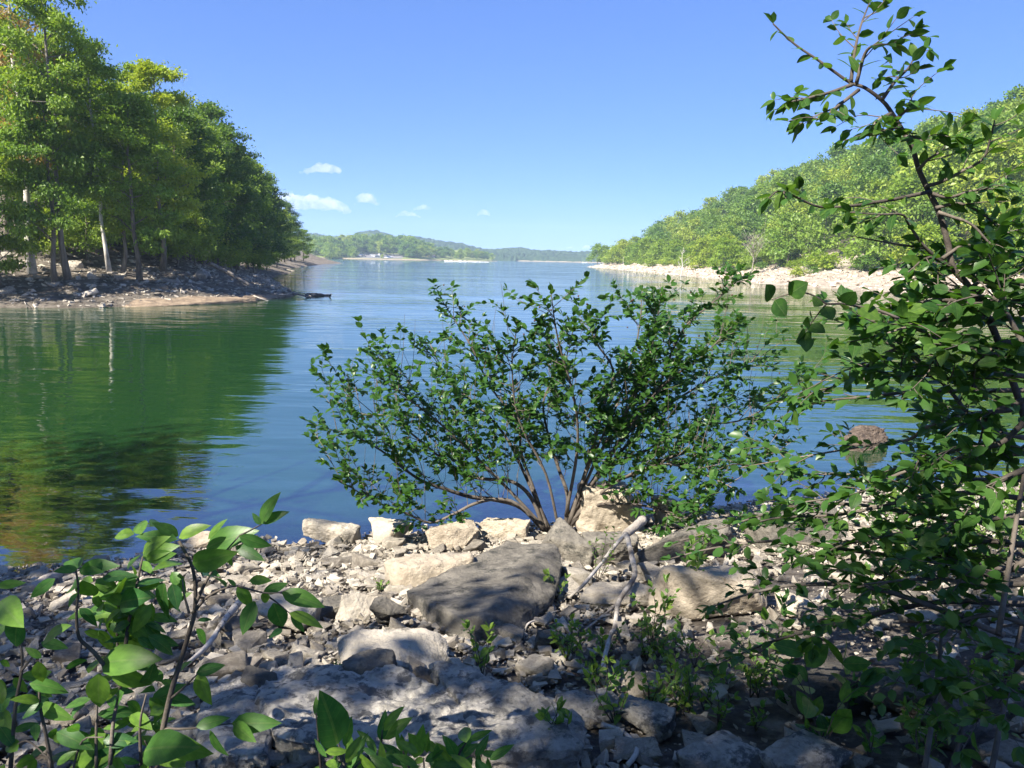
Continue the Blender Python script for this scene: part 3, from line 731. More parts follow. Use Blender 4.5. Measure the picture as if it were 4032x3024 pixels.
def car(xp, d, col, rz, i):
    x = at_y(xp, 1010, 720).x; y = float(np.interp(x, PX, PY)) + d; x = at_y(xp, 1010, y).x
    ordn = ['leftmost', 'second', 'third', 'fourth', 'fifth', 'sixth', 'seventh', 'eighth', 'ninth', 'tenth', 'eleventh', 'twelfth', 'thirteenth', 'rightmost']
    t = empty('parked_car', Vector((x, y, pen_h(x, y) + .12)), f'{col} car in the far car park, {ordn[i]} counting from the left', 'car', 'cars parked across the lake', rz)
    me = CARS[col]
    for nm, mm in zip(('body', 'cabin_glass', 'roof_panel'), me[:3]): link(bpy.data.objects.new(nm, mm), t)
    for wx in (-1.35, 1.35):
        for wy in (-.82, .82):
            w = link(bpy.data.objects.new('wheel', me[3]), t); w.location = (wx, wy, .34)
for i, (xp, d, col, rz) in enumerate([(1407, 24, 'dark', .2), (1419, 50, 'blue', .3), (1432, 22, 'dark', 0), (1441, 54, 'dark', .4), (1456, 54, 'dark', .3), (1466, 44, 'white', .2), (1471, 26, 'white', .1), (1484, 36, 'silver', .2),
                                      (1486, 24, 'dark', .1), (1497, 60, 'white', 1.2), (1518, 18, 'white', .1), (1526, 34, 'silver', .3), (1530, 26, 'blue', .2), (1538, 30, 'white', .4)]):
    car(xp, d, col, rz, i)
# boats
def boat(xp, yp, L, rz, label, wake=True):
    p = at_z(xp, yp); t = empty('motor_boat', Vector((p.x, p.y, 0)), label, 'boat', None, rz)
    h = MB(); secs = []
    for u, w, z0 in ((-.5, .85, -.1), (-.1, 1.0, -.15), (.25, .8, -.05), (.5, .03, .35)):
        secs.append([(u * L, -w * L * .17, .62 + .25 * max(0, u)), (u * L, -w * L * .12, z0), (u * L, w * L * .12, z0), (u * L, w * L * .17, .62 + .25 * max(0, u))])
    V = [q for s_ in secs for q in s_]; Q = []
    for i in range(3):
        for j in range(4): Q.append((i * 4 + j, i * 4 + (j + 1) % 4, i * 4 + 4 + (j + 1) % 4, i * 4 + 4 + j))
    Q += [(0, 3, 2, 1)]
    h.add(np.array(V), None, Q); link(bpy.data.objects.new('hull', h.mesh('hull', CARC['white'], smooth=False)), t)
    c = MB(); c.box((.02 * L, 0, .95), (.22 * L, .2 * L, .5)); link(bpy.data.objects.new('windscreen', c.mesh('windscreen', M_GLASS, smooth=False)), t)
    e = MB(); e.box((-.5 * L, 0, .7), (.1 * L, .09 * L, .7)); link(bpy.data.objects.new('outboard_motor', e.mesh('outboard_motor', M_TYRE, smooth=False)), t)
    if wake:
        k = MB(); g_ = np.random.default_rng(int(xp))
        for i in range(26):
            u = -.4 - i * .11; k.box((u * L, g_.normal(0, .05) * L * (1 + i * .06), .12), (.2 * L, .3 * L * (1 - i * .02), .35 * g_.random() + .1), g_.normal(0, .3))
        o = link(bpy.data.objects.new('wake_foam', k.mesh('wake_foam', CARC['white'], smooth=False)), t); o['kind'] = 'stuff'
boat(1766, 1029.5, 6.5, math.pi, 'white motor boat trailing foam, left of two off the far peninsula')
boat(1822, 1030.5, 6.0, math.pi, 'white motor boat trailing foam, right of two off the far peninsula')
boat(1228, 1019, 9.0, .1, 'white cruiser moored by the far beach behind the left spur tip', False)
boat(1258, 1021.5, 5.0, .2, 'small low boat on open water beyond the left spur tip', False)
boat(2302, 1034.5, 7.0, 0, 'small white boat near the far shore, beside the right point', False)
boat(2178, 1030.8, 10.0, 0.2, 'covered boat at the middle of the far wooded shore', False)
# houses on the far ridge
M_WALL = plain_mat('pale_far_wall', (.75, .72, .66), .7); M_ROOF = plain_mat('far_roof', (.28, .2, .17), .7)
def house(xp, yp, Y, w, hgt, label, flat=False):
    c = at_y(xp, yp, Y); t = empty('far_house', Vector((c.x, c.y, c.z - hgt)), label, 'house')
    hw = MB(); hw.box((0, 0, -hgt * .5), (w, w * .5, hgt * 3)); link(bpy.data.objects.new('wall', hw.mesh('wall', M_WALL, smooth=False)), t)
    rf = MB(); e = w * .54; d = w * .3; z = hgt + .01; a = hgt * (.12 if flat else .5)
    rf.add([(-e, -d, z), (e, -d, z), (e, d, z), (-e, d, z), (-e, 0, z + a), (e, 0, z + a)], [(0, 4, 3), (1, 2, 5)], [(0, 1, 5, 4), (3, 4, 5, 2), (0, 3, 2, 1)]); link(bpy.data.objects.new('roof', rf.mesh('roof', M_WALL if flat else M_ROOF, smooth=False)), t)
    for k in range(4):
        wi = MB(); wi.box((-w * .36 + k * w * .24, -w * .25 - .06, hgt * .45), (w * .12, .12, hgt * .4)); link(bpy.data.objects.new('window', wi.mesh('window', M_GLASS, smooth=False)), t)
house(1490, 954, 1330, 26, 7, 'white flat-roofed building on the near slope of the far ridge', True)
house(1548, 945, 1420, 30, 8, 'pale long building just right of the round far hilltop', True)
house(1618, 950, 1400, 34, 6, 'pale building half hidden by trees along the far ridge')
house(1678, 955, 1380, 20, 9, 'pinkish house at the right end of the far ridge row')
house(1697, 1012, 745, 7, 5, 'small white hut on the grass of the far peninsula')
house(1826, 999, 1150, 14, 5, 'light roofed house in the wood above the far peninsula end')
house(2185, 1006, 1230, 14, 4, 'small pale house in the far wooded shore, middle right', True)
house(2244, 1008, 1230, 12, 4, 'small pale house in the far wooded shore, nearest the right point', True)
# thin pale beach along the far wooded shore
b = MB(); xs = np.linspace(1950, 2500, 60); V = []
for x in xs:
    q = at_y(x, hy(x), 1016); V += [(q.x, 1010 + 4 * noise.noise((x * .05, 0, 0)), -.2), (q.x, 1022, .9 + .9 * noise.noise((x * .06, 1, 0)))]
b.add(V, None, [(2 * i, 2 * i + 2, 2 * i + 3, 2 * i + 1) for i in range(len(xs) - 1)]); tag(b.build('far_shore_beach', M_SAND), kind='structure')

# ---------------------------------------------------------------- clouds
def cloud_mat():
    m, n, l = mat('cloud_vapour'); v = n.new('ShaderNodeVolumePrincipled')
    v.inputs['Color'].default_value = (1, 1, 1, 1); v.inputs['Anisotropy'].default_value = .1
    g_ = n.new('ShaderNodeNewGeometry'); nz_ = node(n, 'ShaderNodeTexNoise', Scale=.011, Detail=4.0, Roughness=.6); l.new(g_.outputs['Position'], nz_.inputs['Vector'])
    mr_ = node(n, 'ShaderNodeMapRange'); l.new(nz_.outputs['Fac'], mr_.inputs['Value'])
    for k_, q_ in (('From Min', .36), ('From Max', .62), ('To Min', .0), ('To Max', .009)): mr_.inputs[k_].default_value = q_
    l.new(mr_.outputs[0], v.inputs['Density'])
    o = n.new('ShaderNodeOutputMaterial'); l.new(v.outputs[0], o.inputs['Volume']); return m
M_CLOUD = cloud_mat()
def ico(sub=2):
    bm = bmesh.new(); bmesh.ops.create_icosphere(bm, subdivisions=sub, radius=1)
    V = np.array([v.co[:] for v in bm.verts]); F = np.array([[v.index for v in f.verts] for f in bm.faces]); bm.free(); return V, F
ICOV, ICOF = ico(3)
def cloud(x0, x1, ytop, ybase, label, seed, D=5200, n=16, dens=1.0, humps=None):
    g = np.random.default_rng(seed); W = (x1 - x0) / S / FPX * D; Hh = (ybase - ytop) / S / FPX * D
    c = at_y((x0 + x1) / 2, ybase, D); bm = bmesh.new()
    me = None; mb = MB()
    n *= 3
    for i in range(n):
        u = (i + .5) / n * 2 - 1 + g.normal(0, .08); env = (1 - abs(u) ** 2.2) if humps is None else np.interp(u, *humps)
        h = max(.15, env) * Hh * (.4 + .65 * g.random()); r = max(.12 * Hh, .36 * h)
        P = ICOV * np.array([r * (1.1 + .4 * g.random()), r * 1.2, r * .95]); off = np.array([u * W * .46, g.normal(0, .2) * Hh, max(r * .6, h - r)])
        nz = np.array([noise.noise(Vector(q) * (2.6 / r) + Vector((i * 3., 0, 0))) for q in P]) * .35 + np.array([noise.noise(Vector(q) * (6 / r) + Vector((i * 3., 7, 0))) for q in P]) * .2
        mb.add(P * (1 + 1.5 * nz[:, None]) + off, ICOF)
    o = bpy.data.objects.new('cloud', mb.mesh('cloud', M_CLOUD)); link(o); o.location = c
    rm = o.modifiers.new('union', 'REMESH'); rm.mode = 'VOXEL'; rm.voxel_size = max(6.0, W / 80)
    tag(o, label, 'cloud'); return o
cloud(1070, 1385, 752, 838, 'largest white puffy cloud beside the left treetops', 1, n=20, humps=([-1, -.6, -.45, -.1, .1, .35, .6, .8, 1], [.5, .95, .6, .95, .8, .6, .8, .5, .15]))
cloud(1185, 1345, 635, 688, 'single oval cloud above the largest cloud', 2, n=12, humps=([-1, -.5, -.1, .4, .8, 1], [.25, .6, .9, .8, .6, .4]))
cloud(1395, 1490, 755, 808, 'small compact white cloud right of the largest cloud', 3, n=10)
cloud(1555, 1660, 828, 856, 'flat small cloud low over the far ridge', 4, n=10)
cloud(1620, 1712, 806, 832, 'thin wisp of cloud just above the flat small cloud', 5, n=8)
cloud(1875, 1935, 822, 852, 'faint grey-blue cloud scrap right of centre', 6, n=7)
cloud(2000, 2034, 967, 980, 'tiny pale cloud on the horizon left of two others', 7, n=5, D=6500)
cloud(2220, 2268, 967, 982, 'small pinkish cloud on the horizon, middle of three', 8, n=6, D=6500)
cloud(2290, 2330, 964, 982, 'small pinkish cloud on the horizon beside the right point', 9, n=5, D=6500)

# ---------------------------------------------------------------- rocks
def rock_bm(seed, dims, npts=16, cuts=2, rough=.05, bev=.06, box=.75, pts=None, strata=0.0, fine=.09):
    g = np.random.default_rng(seed); bm = bmesh.new()
    if pts is None:
        for _ in range(npts):
            p = g.uniform(-1, 1, 3); p = np.sign(p) * np.abs(p) ** (1 - box * .6); q = np.max(np.abs(p)); p = p / max(q, .3) * (.82 + .18 * g.random())
            bm.verts.new(p * np.array(dims) / 2)
    else:
        for p in pts: bm.verts.new(p)
    r = bmesh.ops.convex_hull(bm, input=bm.verts)
    bmesh.ops.delete(bm, geom=list({e for e in r['geom_interior'] + r['geom_unused'] if isinstance(e, bmesh.types.BMVert)}), context='VERTS')
    bmesh.ops.dissolve_limit(bm, angle_limit=R(9), verts=bm.verts, edges=bm.edges)
    L = float(np.mean(dims))
    if bev: bmesh.ops.bevel(bm, geom=bm.edges[:], offset=bev * min(dims), segments=1, affect='EDGES', clamp_overlap=True)
    bmesh.ops.triangulate(bm, faces=bm.faces)
    for _ in range(cuts):
        es = [e for e in bm.edges if e.calc_length() > L * fine]
        if es: bmesh.ops.subdivide_edges(bm, edges=es, cuts=1, use_grid_fill=True); bmesh.ops.triangulate(bm, faces=bm.faces)
    bm.normal_update(); s0 = Vector((seed * 3.7, seed * 1.3, 0))
    disp = []
    for v in bm.verts:
        q = v.co / L; n_ = noise.noise(q * 2.2 + s0) * .9 + noise.noise(q * 5 + s0) * .5 + noise.noise(q * 11 + s0) * .3
        if cuts >= 4: n_ += noise.noise(q * 24 + s0) * .25 + noise.noise(q * 50 + s0) * .12
        d = v.normal * n_ * rough * L
        if strata: d += Vector((v.normal.x, v.normal.y, 0)) * strata * L * (1 if math.sin(v.co.z / L * 30 + 2 * noise.noise(q * 2 + s0)) > .1 else -1)
        disp.append(d)
    for v, d in zip(bm.verts, disp): v.co += d
    return bm
def bm_mesh(bm, name, m, smooth=True, attr=0.0):
    me = bpy.data.meshes.new(name); bm.to_mesh(me); bm.free(); me.materials.append(m)
    me.polygons.foreach_set('use_smooth', np.full(len(me.polygons), smooth, bool))
    return me
def sharp(me, ang=38):
    me.set_sharp_from_angle(angle=R(ang)); return me
def hero(name, label, cx, cy, wpx, dr, hr, seed, m=M_ROCK, yaw=0.0, tilt=(0, 0), sink=.12, cat='rock', cuts=4, rough=.045, box=.75, strata=.0, npts=18, group=None):
    p = on_ground(cx, cy); dist = (p - CAM).length; W = wpx / S / FPX * dist; D = W * dr; Hh = W * hr
    me = sharp(bm_mesh(rock_bm(seed, (W, D, Hh), npts, cuts + 1, rough, .05, box, None, strata, .045), name, m), 45)
    o = bpy.data.objects.new(name, me); link(o)
    c = Vector((p.x, p.y + D * .42, 0)); c.z = min(gz(c.x, c.y), p.z + .1) + Hh * (.5 - sink)
    o.location = c; o.rotation_euler = (tilt[0], tilt[1], yaw)
    return tag(o, label, cat, group)
def hull_rock(name, label, pts, seed, m, cuts=5, rough=.025, strata=0.0, bev=.02, cat='boulder'):
    P = [Vector(p) for p in pts]; c = sum(P, Vector()) / len(P); Q = [p - c for p in P]
    dm = [max(q[k] for q in Q) - min(q[k] for q in Q) for k in range(3)]
    o = bpy.data.objects.new(name, sharp(bm_mesh(rock_bm(seed, dm, 0, cuts + 1, rough, bev, 0, Q, strata, .028), name, m), 42)); link(o); o.location = c
    return tag(o, label, cat)
# the great tilted slab
sl_top = [at_y(1590, 2325, 5.1), at_y(1700, 2265, 5.4), at_y(1880, 2175, 5.9), at_y(2000, 2130, 6.2), at_y(2190, 2145, 6.1), at_y(2215, 2220, 5.7), at_y(2190, 2330, 5.15), at_y(2050, 2410, 4.6), at_y(1900, 2435, 4.3), at_y(1780, 2420, 4.4), at_y(1690, 2385, 4.7)]
sl_bot = [at_y(1600, 2410, 5.1), at_y(1760, 2525, 4.38), at_y(1900, 2560, 4.22), at_y(2020, 2535, 4.35), at_y(2180, 2410, 5.1), at_y(2200, 2280, 5.8), at_y(2000, 2250, 6.5), at_y(1850, 2280, 6.2)]
for q in sl_bot: q.z = min(q.z, gz(q.x, q.y) + .02)
hull_rock('stone_slab', 'big tilted grey slab lying in the centre of the rocky shore', sl_top + sl_bot, 5, M_ROCKD, cuts=6, rough=.02, strata=.004)
hero('shore_rock', 'long flat tan rock lying just below the big slab', 1540, 2655, 440, .5, .27, 12, M_ROCK, yaw=.25, tilt=(.12, .05), box=.55, sink=.2)
hero('shore_rock', 'squarish dark rock in front of the long flat tan rock', 1450, 2722, 215, .6, .62, 13, M_ROCKD, yaw=.3, sink=.15)
hero('shore_rock', 'low dark stone left of the squarish dark rock', 1290, 2735, 145, .7, .5, 14, M_ROCKD)
hero('shore_rock', 'rounded dark boulder by the upper left end of the ledge', 1010, 2760, 185, .8, .6, 15, M_ROCKD, yaw=.6)
hero('shore_rock', 'wide grey block behind the leafy plant, left of centre', 1110, 2490, 270, .6, .42, 16, M_ROCK, yaw=-.2)
hero('shore_rock', 'grey angular block right of the wide grey block', 1285, 2440, 160, .8, .5, 17, M_ROCKD, yaw=.4)
hero('shore_rock', 'upright grey stone between left blocks and the big slab', 1395, 2440, 150, .6, .6, 18, M_ROCK, yaw=.1, tilt=(.1, .2))
hero('shore_rock', 'dark leaning stone touching the left end of the slab', 1535, 2470, 150, .6, .8, 19, M_ROCKD, yaw=-.2, tilt=(0, -.25))
hero('shore_rock', 'sunlit tan block with overhanging dark side behind the slab', 1690, 2312, 360, .55, .34, 20, M_PALE, yaw=.42, tilt=(.05, -.12), sink=.05)
hero('shore_rock', 'brown-topped rock at the water edge, left of the sunlit stones', 1300, 2140, 225, .5, .42, 21, M_ROCK, yaw=-.15, tilt=(0, .12))
hero('shore_rock', 'pale sunlit pointed rock at the waterline, right of the brown-topped rock', 1530, 2140, 190, .6, .5, 22, M_PALE)
hero('shore_rock', 'pale sunlit rock under the bush tips at the waterline', 1780, 2160, 210, .6, .5, 23, M_PALE, yaw=.3)
hero('shore_rock', 'bright low rock at the waterline beneath the bush branches', 1990, 2120, 210, .5, .42, 24, M_PALE, yaw=-.3)
hero('boulder', 'large sunlit cream boulder behind the bush stems', 2470, 2100, 400, .6, .55, 25, M_PALE, yaw=.15, tilt=(0, .1), rough=.06, cat='boulder')
hero('boulder', 'upright pale stone at the right shoulder of the cream boulder', 2630, 2070, 120, .9, 1.15, 26, M_PALE, cat='boulder')
hero('boulder', 'dark wedge-shaped rock between the slab and bush base', 2250, 2215, 270, .6, .5, 27, M_ROCKD, yaw=-.5, tilt=(0, .15), cat='boulder')
hero('boulder', 'dark grey rock right of the wedge-shaped rock', 2415, 2225, 230, .6, .5, 28, M_ROCKD, yaw=.2, cat='boulder')
hero('boulder', 'long dark rock reaching under the right shrub, pale branch end beside it', 2700, 2205, 440, .35, .32, 29, M_ROCKD, yaw=.25, tilt=(0, -.22), cat='boulder')
hero('boulder', 'big rounded tan boulder with dappled light, right of centre', 2810, 2430, 470, .7, .5, 30, M_PALE, yaw=-.2, tilt=(.05, .1), box=.6, cat='boulder', rough=.04)
hero('strata_rock', 'thin-layered low rock below the pale branch', 2430, 2390, 300, .5, .24, 31, M_ROCK, yaw=.05, strata=.03)
hero('shore_rock', 'pale small rock at the left water edge near plant tops', 790, 2160, 140, .7, .4, 32, M_PALE)
hero('shore_rock', 'dark-topped block standing in the shallows above the left plant', 930, 2112, 190, .5, .45, 33, M_ROCK, yaw=.1)
hero('boulder', 'blue-grey block half shaded under the right shrub', 3320, 2800, 330, .6, .5, 34, M_ROCKD, yaw=.2, cat='boulder')
hero('boulder', 'dark tilted slab right of the blue-grey block', 3560, 2790, 270, .6, .42, 35, M_ROCKD, yaw=-.3, tilt=(.2, .1), cat='boulder')
hero('boulder', 'grey rounded rock in the shade near the right edge', 3800, 2910, 240, .7, .75, 36, M_ROCKD, yaw=.4, cat='boulder')
hero('boulder', 'grey-brown rock cut by the bottom edge, right of centre', 2850, 3060, 330, .6, .35, 37, M_LEDGE, cat='boulder')
hero('boulder', 'second rock cut by the bottom edge, nearer the right corner', 3190, 3065, 320, .6, .35, 38, M_LEDGE, yaw=.3, cat='boulder')
hero('boulder', 'shaded rock at the water side behind the right shrub', 3180, 2150, 360, .6, .45, 39, M_ROCKD, yaw=.2, cat='boulder')
hero('shore_rock', 'flat grey stone beside the right end of the ledge', 2330, 2850, 270, .6, .28, 40, M_LEDGE, yaw=.2)
hero('shore_rock', 'mottled stone among sprouts, bottom right of the ledge', 2540, 2890, 230, .7, .4, 41, M_LEDGE, yaw=-.4)
hero('shore_rock', 'small mottled stone below the tan boulder', 2560, 2760, 170, .7, .5, 42, M_ROCK)
hero('shore_rock', 'lit pale stone among leaves right of the tan boulder', 3170, 2420, 170, .7, .4, 43, M_PALE)
hero('shore_rock', 'small brown stone lying under the front edge of the slab', 2160, 2560, 110, .8, .6, 44, M_ROCKD)
# bedrock ledge along the bottom, built as cracked pieces
def ledge_piece(pts, seed, label, top=.0):
    P = []
    for x, y in pts:
        q = on_ground(x, y); P.append(q + Vector((0, 0, .11 + top))); P.append(q + Vector((0, .03, -.15)))
    hull_rock('bedrock_ledge', label, P, seed, M_LEDGE, cuts=6, rough=.06, strata=.008, bev=.03, cat='ledge')
ledge_piece([(1060, 2700), (1500, 2690), (1700, 2760), (1960, 2860), (1900, 3010), (1400, 3060), (1080, 2980), (1010, 2800)], 51, 'broad mottled grey bedrock ledge across the bottom of the view')
ledge_piece([(1700, 2710), (1880, 2740), (2080, 2840), (2260, 2930), (2300, 3060), (1920, 3070), (1980, 2880)], 52, 'right slanting arm of the mottled bedrock ledge', .02)
ledge_piece([(840, 2760), (1000, 2740), (1080, 2850), (1060, 3050), (800, 3060), (780, 2880)], 53, 'lower left block split from the bedrock ledge', -.02)
ledge_piece([(480, 2900), (760, 2880), (780, 3060), (450, 3070)], 54, 'bedrock block behind the front left plant stems', -.03)

# loose stones: prototypes shared by all copies
PROT = []
for i in range(22):
    g = np.random.default_rng(100 + i); fl = .22 + .3 * g.random()
    PROT.append(sharp(bm_mesh(rock_bm(100 + i, (1, .6 + .35 * g.random(), fl), 13, 2, .05, .05, .7), 'stone', M_ROCK), 40))
def stone(name, p, s, label, group, cat='rock', g=rng, m=None, flat=.16):
    o = bpy.data.objects.new(name, PROT[int(g.integers(len(PROT)))]); COL.objects.link(o)
    o.location = p; o.scale = (s, s * (.8 + .4 * g.random()), s * (.8 + .6 * g.random())); o.rotation_euler = (g.normal(0, flat), g.normal(0, flat), g.random() * 6.28)
    tag(o, label, cat, group); return o
g = np.random.default_rng(31)
ST = {'w': ('sunlit cream stone in the bright patch of shore stones', 'sunlit stones by the water'), 'l': ('flat grey stone on the shaded left part of the shore', 'flat grey stones on the left shore'),
      'r': ('stone lying on dark soil under the right-hand shrubs', 'stones on the dark soil at right'), 'c': ('loose grey stone around the slab in the middle of the shore', 'loose stones around the slab')}
cnt = {k: 0 for k in ST}; taken = []; made = []
for _ in range(6000):
    x = g.uniform(-60, 4092); y = g.uniform(2110, 3010)
    p = on_ground(x, y)
    if p.z < -.05: continue
    zone = 'w' if (2120 < y < 2330 and 600 < x < 2700) else 'l' if x < 1150 else 'r' if x > 2250 else 'c'
    if cnt[zone] >= {'w': 72, 'l': 110, 'r': 60, 'c': 55}[zone]: continue
    s = (.09 + .2 * g.random() ** 2.2) * (1.1 if zone in 'lw' else .9) * (1 if p.y > 4 else .8)
    if any((p.x - a) ** 2 + (p.y - b) ** 2 < (.42 * (s + t)) ** 2 for a, b, t in taken): continue
    taken.append((p.x, p.y, s)); cnt[zone] += 1
    made.append((stone('shore_stone', p + Vector((0, 0, s * .1)), s, ST[zone][0], ST[zone][1], g=g), zone, x, y))
REFS = [(1900, 2330, 'the big tilted slab'), (1540, 2590, 'the long flat tan rock'), (1450, 2680, 'the squarish dark rock'), (1010, 2700, 'the rounded dark boulder'), (1110, 2440, 'the wide grey block'), (1690, 2260, 'the sunlit tan block'), (1300, 2100, 'the brown-topped rock'),
        (1990, 2100, 'the bush foot'), (2470, 2030, 'the cream boulder'), (2810, 2320, 'the big tan boulder'), (1500, 2850, 'the bedrock ledge'), (3320, 2720, 'the blue-grey block'), (180, 2310, 'the plank-like log'), (820, 2540, 'the grey stick'), (400, 2750, 'the lower left plant stems'), (3800, 2800, 'the rock near the right edge'), (700, 2300, 'the left plant tops'), (2850, 3000, 'the rock cut by the bottom edge')]
near_ = {}
for o, zone, x, y in made:
    d_, r_ = min((((x - rx) / 1.0) ** 2 + ((y - ry) * 2) ** 2, (rx, ry, rn)) for rx, ry, rn in REFS)
    dr_ = ('left of' if x < r_[0] else 'right of') if abs(x - r_[0]) > 2 * abs(y - r_[1]) else ('behind' if y < r_[1] else 'in front of')
    near_.setdefault((dr_, r_[2]), []).append((d_, o, zone))
ORD = ['nearest', 'second', 'third', 'fourth', 'fifth', 'sixth', 'seventh', 'eighth', 'ninth', 'tenth', 'eleventh', 'twelfth', 'thirteenth', 'fourteenth', 'fifteenth', 'sixteenth', 'seventeenth', 'eighteenth', 'nineteenth', 'twentieth']
for (dr_, rn), lst in near_.items():
    for i, (d_, o, zone) in enumerate(sorted(lst, key=lambda t_: t_[0])):
        o['label'] = f"{'sunlit cream' if zone == 'w' else 'flat grey'} loose stone {dr_} {rn}, {ORD[min(i, 19)]} one" + (' away' if i else '')
print('STONES', cnt)
# gravel: thousands of chips, one object each patch
def chips(name, N, sampler, smin, smax, m, seed, power=2.0, flat=.2):
    g = np.random.default_rng(seed); mb = MB(); base = []
    for i in range(10):
        bm = rock_bm(300 + i, (1, .7, .28 + .25 * g.random()), 10, 0, .0, 0, .7); bmesh.ops.triangulate(bm, faces=bm.faces)
        bm.verts.index_update(); base.append((np.array([v.co[:] for v in bm.verts]), np.array([[v.index for v in f.verts] for f in bm.faces]))); bm.free()
    P = sampler(g, N); N = len(P); s = smin + (smax - smin) * g.random(N) ** power; kind = g.integers(0, 10, N)
    rz = g.random(N) * 6.28; tx = g.normal(0, flat, N); ty = g.normal(0, flat, N)
    for k in range(10):
        ii = np.where(kind == k)[0]
        if not len(ii): continue
        V, F = base[k]; v = V[None] * (s[ii][:, None, None] * np.array([1, 1, 1]))
        c, sn = np.cos(rz[ii])[:, None], np.sin(rz[ii])[:, None]
        z = v[..., 2] + v[..., 0] * tx[ii][:, None] + v[..., 1] * ty[ii][:, None]
        v = np.stack([v[..., 0] * c - v[..., 1] * sn, v[..., 0] * sn + v[..., 1] * c, z], -1) + P[ii][:, None]
        mb.add(v.reshape(-1, 3), (np.arange(len(ii))[:, None, None] * len(V) + F[None]).reshape(-1, 3), None, np.repeat(g.random(len(ii)), len(V)))
    o = mb.build(name, m, smooth=False); tag(o, kind='stuff'); return o
def near_pts(xlo, xhi, dens=None):
    def f(g, N):
        out = []
        while len(out) < N:
            x = g.uniform(-8, 11); y = 1.7 + 10 * g.random()
            if abs(x) > y * .75 + .6 or not xlo(x, y): continue
            z = gz(x, y)
            if z < -.5: continue
            if dens is not None and g.random() > dens(x, y): continue
            out.append((x, y, z + .012 * g.random()))
        return np.array(out)
    return f
soil = lambda x, y: (.22 if (x > .25 * y and y < 6.3) else .75 if x > .1 * y and y < 5 else 1.0)
chips('shore_pebbles', 17000, near_pts(lambda x, y: True, None, soil), .03, .13, M_ROCK, 61)
chips('shore_grit', 16000, near_pts(lambda x, y: y < 8, None, lambda x, y: soil(x, y) * (1 if y < 5.5 else .4)), .012, .035, M_ROCK, 62)
tag(bpy.data.objects['shore_pebbles'], 'loose limestone chips covering the near shore', 'gravel'); tag(bpy.data.objects['shore_grit'], 'fine stone grit between the shore stones', 'grit')

M_RUB = rough_mat('tan_rubble', [(.25, (.26, .21, .155)), (.5, (.44, .375, .295)), (.75, (.58, .51, .41))], scale=1.0, bump=.5, bscale=5.0, dist=.05, objw=.5)
# left bank rocks
g = np.random.default_rng(41); k = 0
for _ in range(4000):
    x = g.uniform(-40, 1150); Y = g.uniform(41, 100); p = on_land(x, Y, left_h); d = seg_dist(p.x, p.y, LPOLY)[:NL].min()
    if not inside(p.x, p.y, LPOLY) or d > (14 if x < 620 else 6) or p.z < .02: continue
    if 640 < x < 950 and d < 3.2: continue
    s = .3 + 1.0 * g.random() ** 2.5
    o = stone('bank_rock', p + Vector((0, 0, s * .12)), s, 'grey limestone block on the shaded left bank' if x < 620 else 'angular rock by the driftwood on the left point', 'rocks of the left bank' if x < 620 else 'rocks of the left point', g=g, flat=.3); k += 1
    if k > 120: break
def bank_pts(xr, Yr, dmax, f, poly, nseg):
    def s(g, N):
        out = []; t = 0
        while len(out) < N and t < N * 12:
            t += 1
            x = g.uniform(*xr); y = g.uniform(*Yr)
            if not inside(x, y, poly): continue
            d = seg_dist(x, y, poly)[:nseg].min()
            if d > dmax: continue
            out.append((x, y, f(x, y)))
        return np.array(out)
    return s
chips('left_bank_rubble', 4200, bank_pts((-50, -12), (40, 105), 11, left_h, LPOLY, NL), .12, .5, M_ROCK, 63, flat=.3)
chips('right_bank_rubble', 5200, bank_pts((30, 62), (60, 375), 13, right_h, RPOLY, NR), .3, 1.2, M_RUB, 64, power=3, flat=.3)
for nm, lb in (('left_bank_rubble', 'broken grey stone covering the left bank'), ('right_bank_rubble', 'pale broken stone covering the right bank')): tag(bpy.data.objects[nm], lb, 'rubble')
# tan rock shelf at the left point
def shelf(label, front, back, seed, zt, m):
    P = []
    for x, y in front: q = at_z(x, y, .02); P += [q, q + Vector((0, 0, -.6))]
    for x, y, z in back: q = at_z(x, y, z); P += [q, q + Vector((0, 0, -1.0))]
    hull_rock('rock_shelf', label, P, seed, m, cuts=6, rough=.02, strata=.006, bev=.03, cat='rock shelf')
M_TAN = rough_mat('tan_shelf_rock', [(.3, (.17, .125, .085)), (.5, (.29, .22, .15)), (.75, (.42, .33, .23))], scale=1.6, bump=.9, bscale=4.0, dist=.12, stretch=(1, 1, 6), objw=.1, dark=((.13, .1, .075), 1.2, .5, .68))
shelf('smooth tan rock shelf sloping into the water on the left shore', [(390, 1208), (600, 1206), (800, 1199), (960, 1186)], [(1010, 1176, .25), (880, 1168, .4), (740, 1166, .45), (600, 1176, .36), (470, 1197, .1)], 71, .42, M_TAN)
shelf('layered rock shelf at the tip of the left point', [(900, 1192), (1060, 1178), (1165, 1160)], [(1120, 1150, .3), (1000, 1158, .4), (930, 1172, .3)], 72, .4, M_TAN)

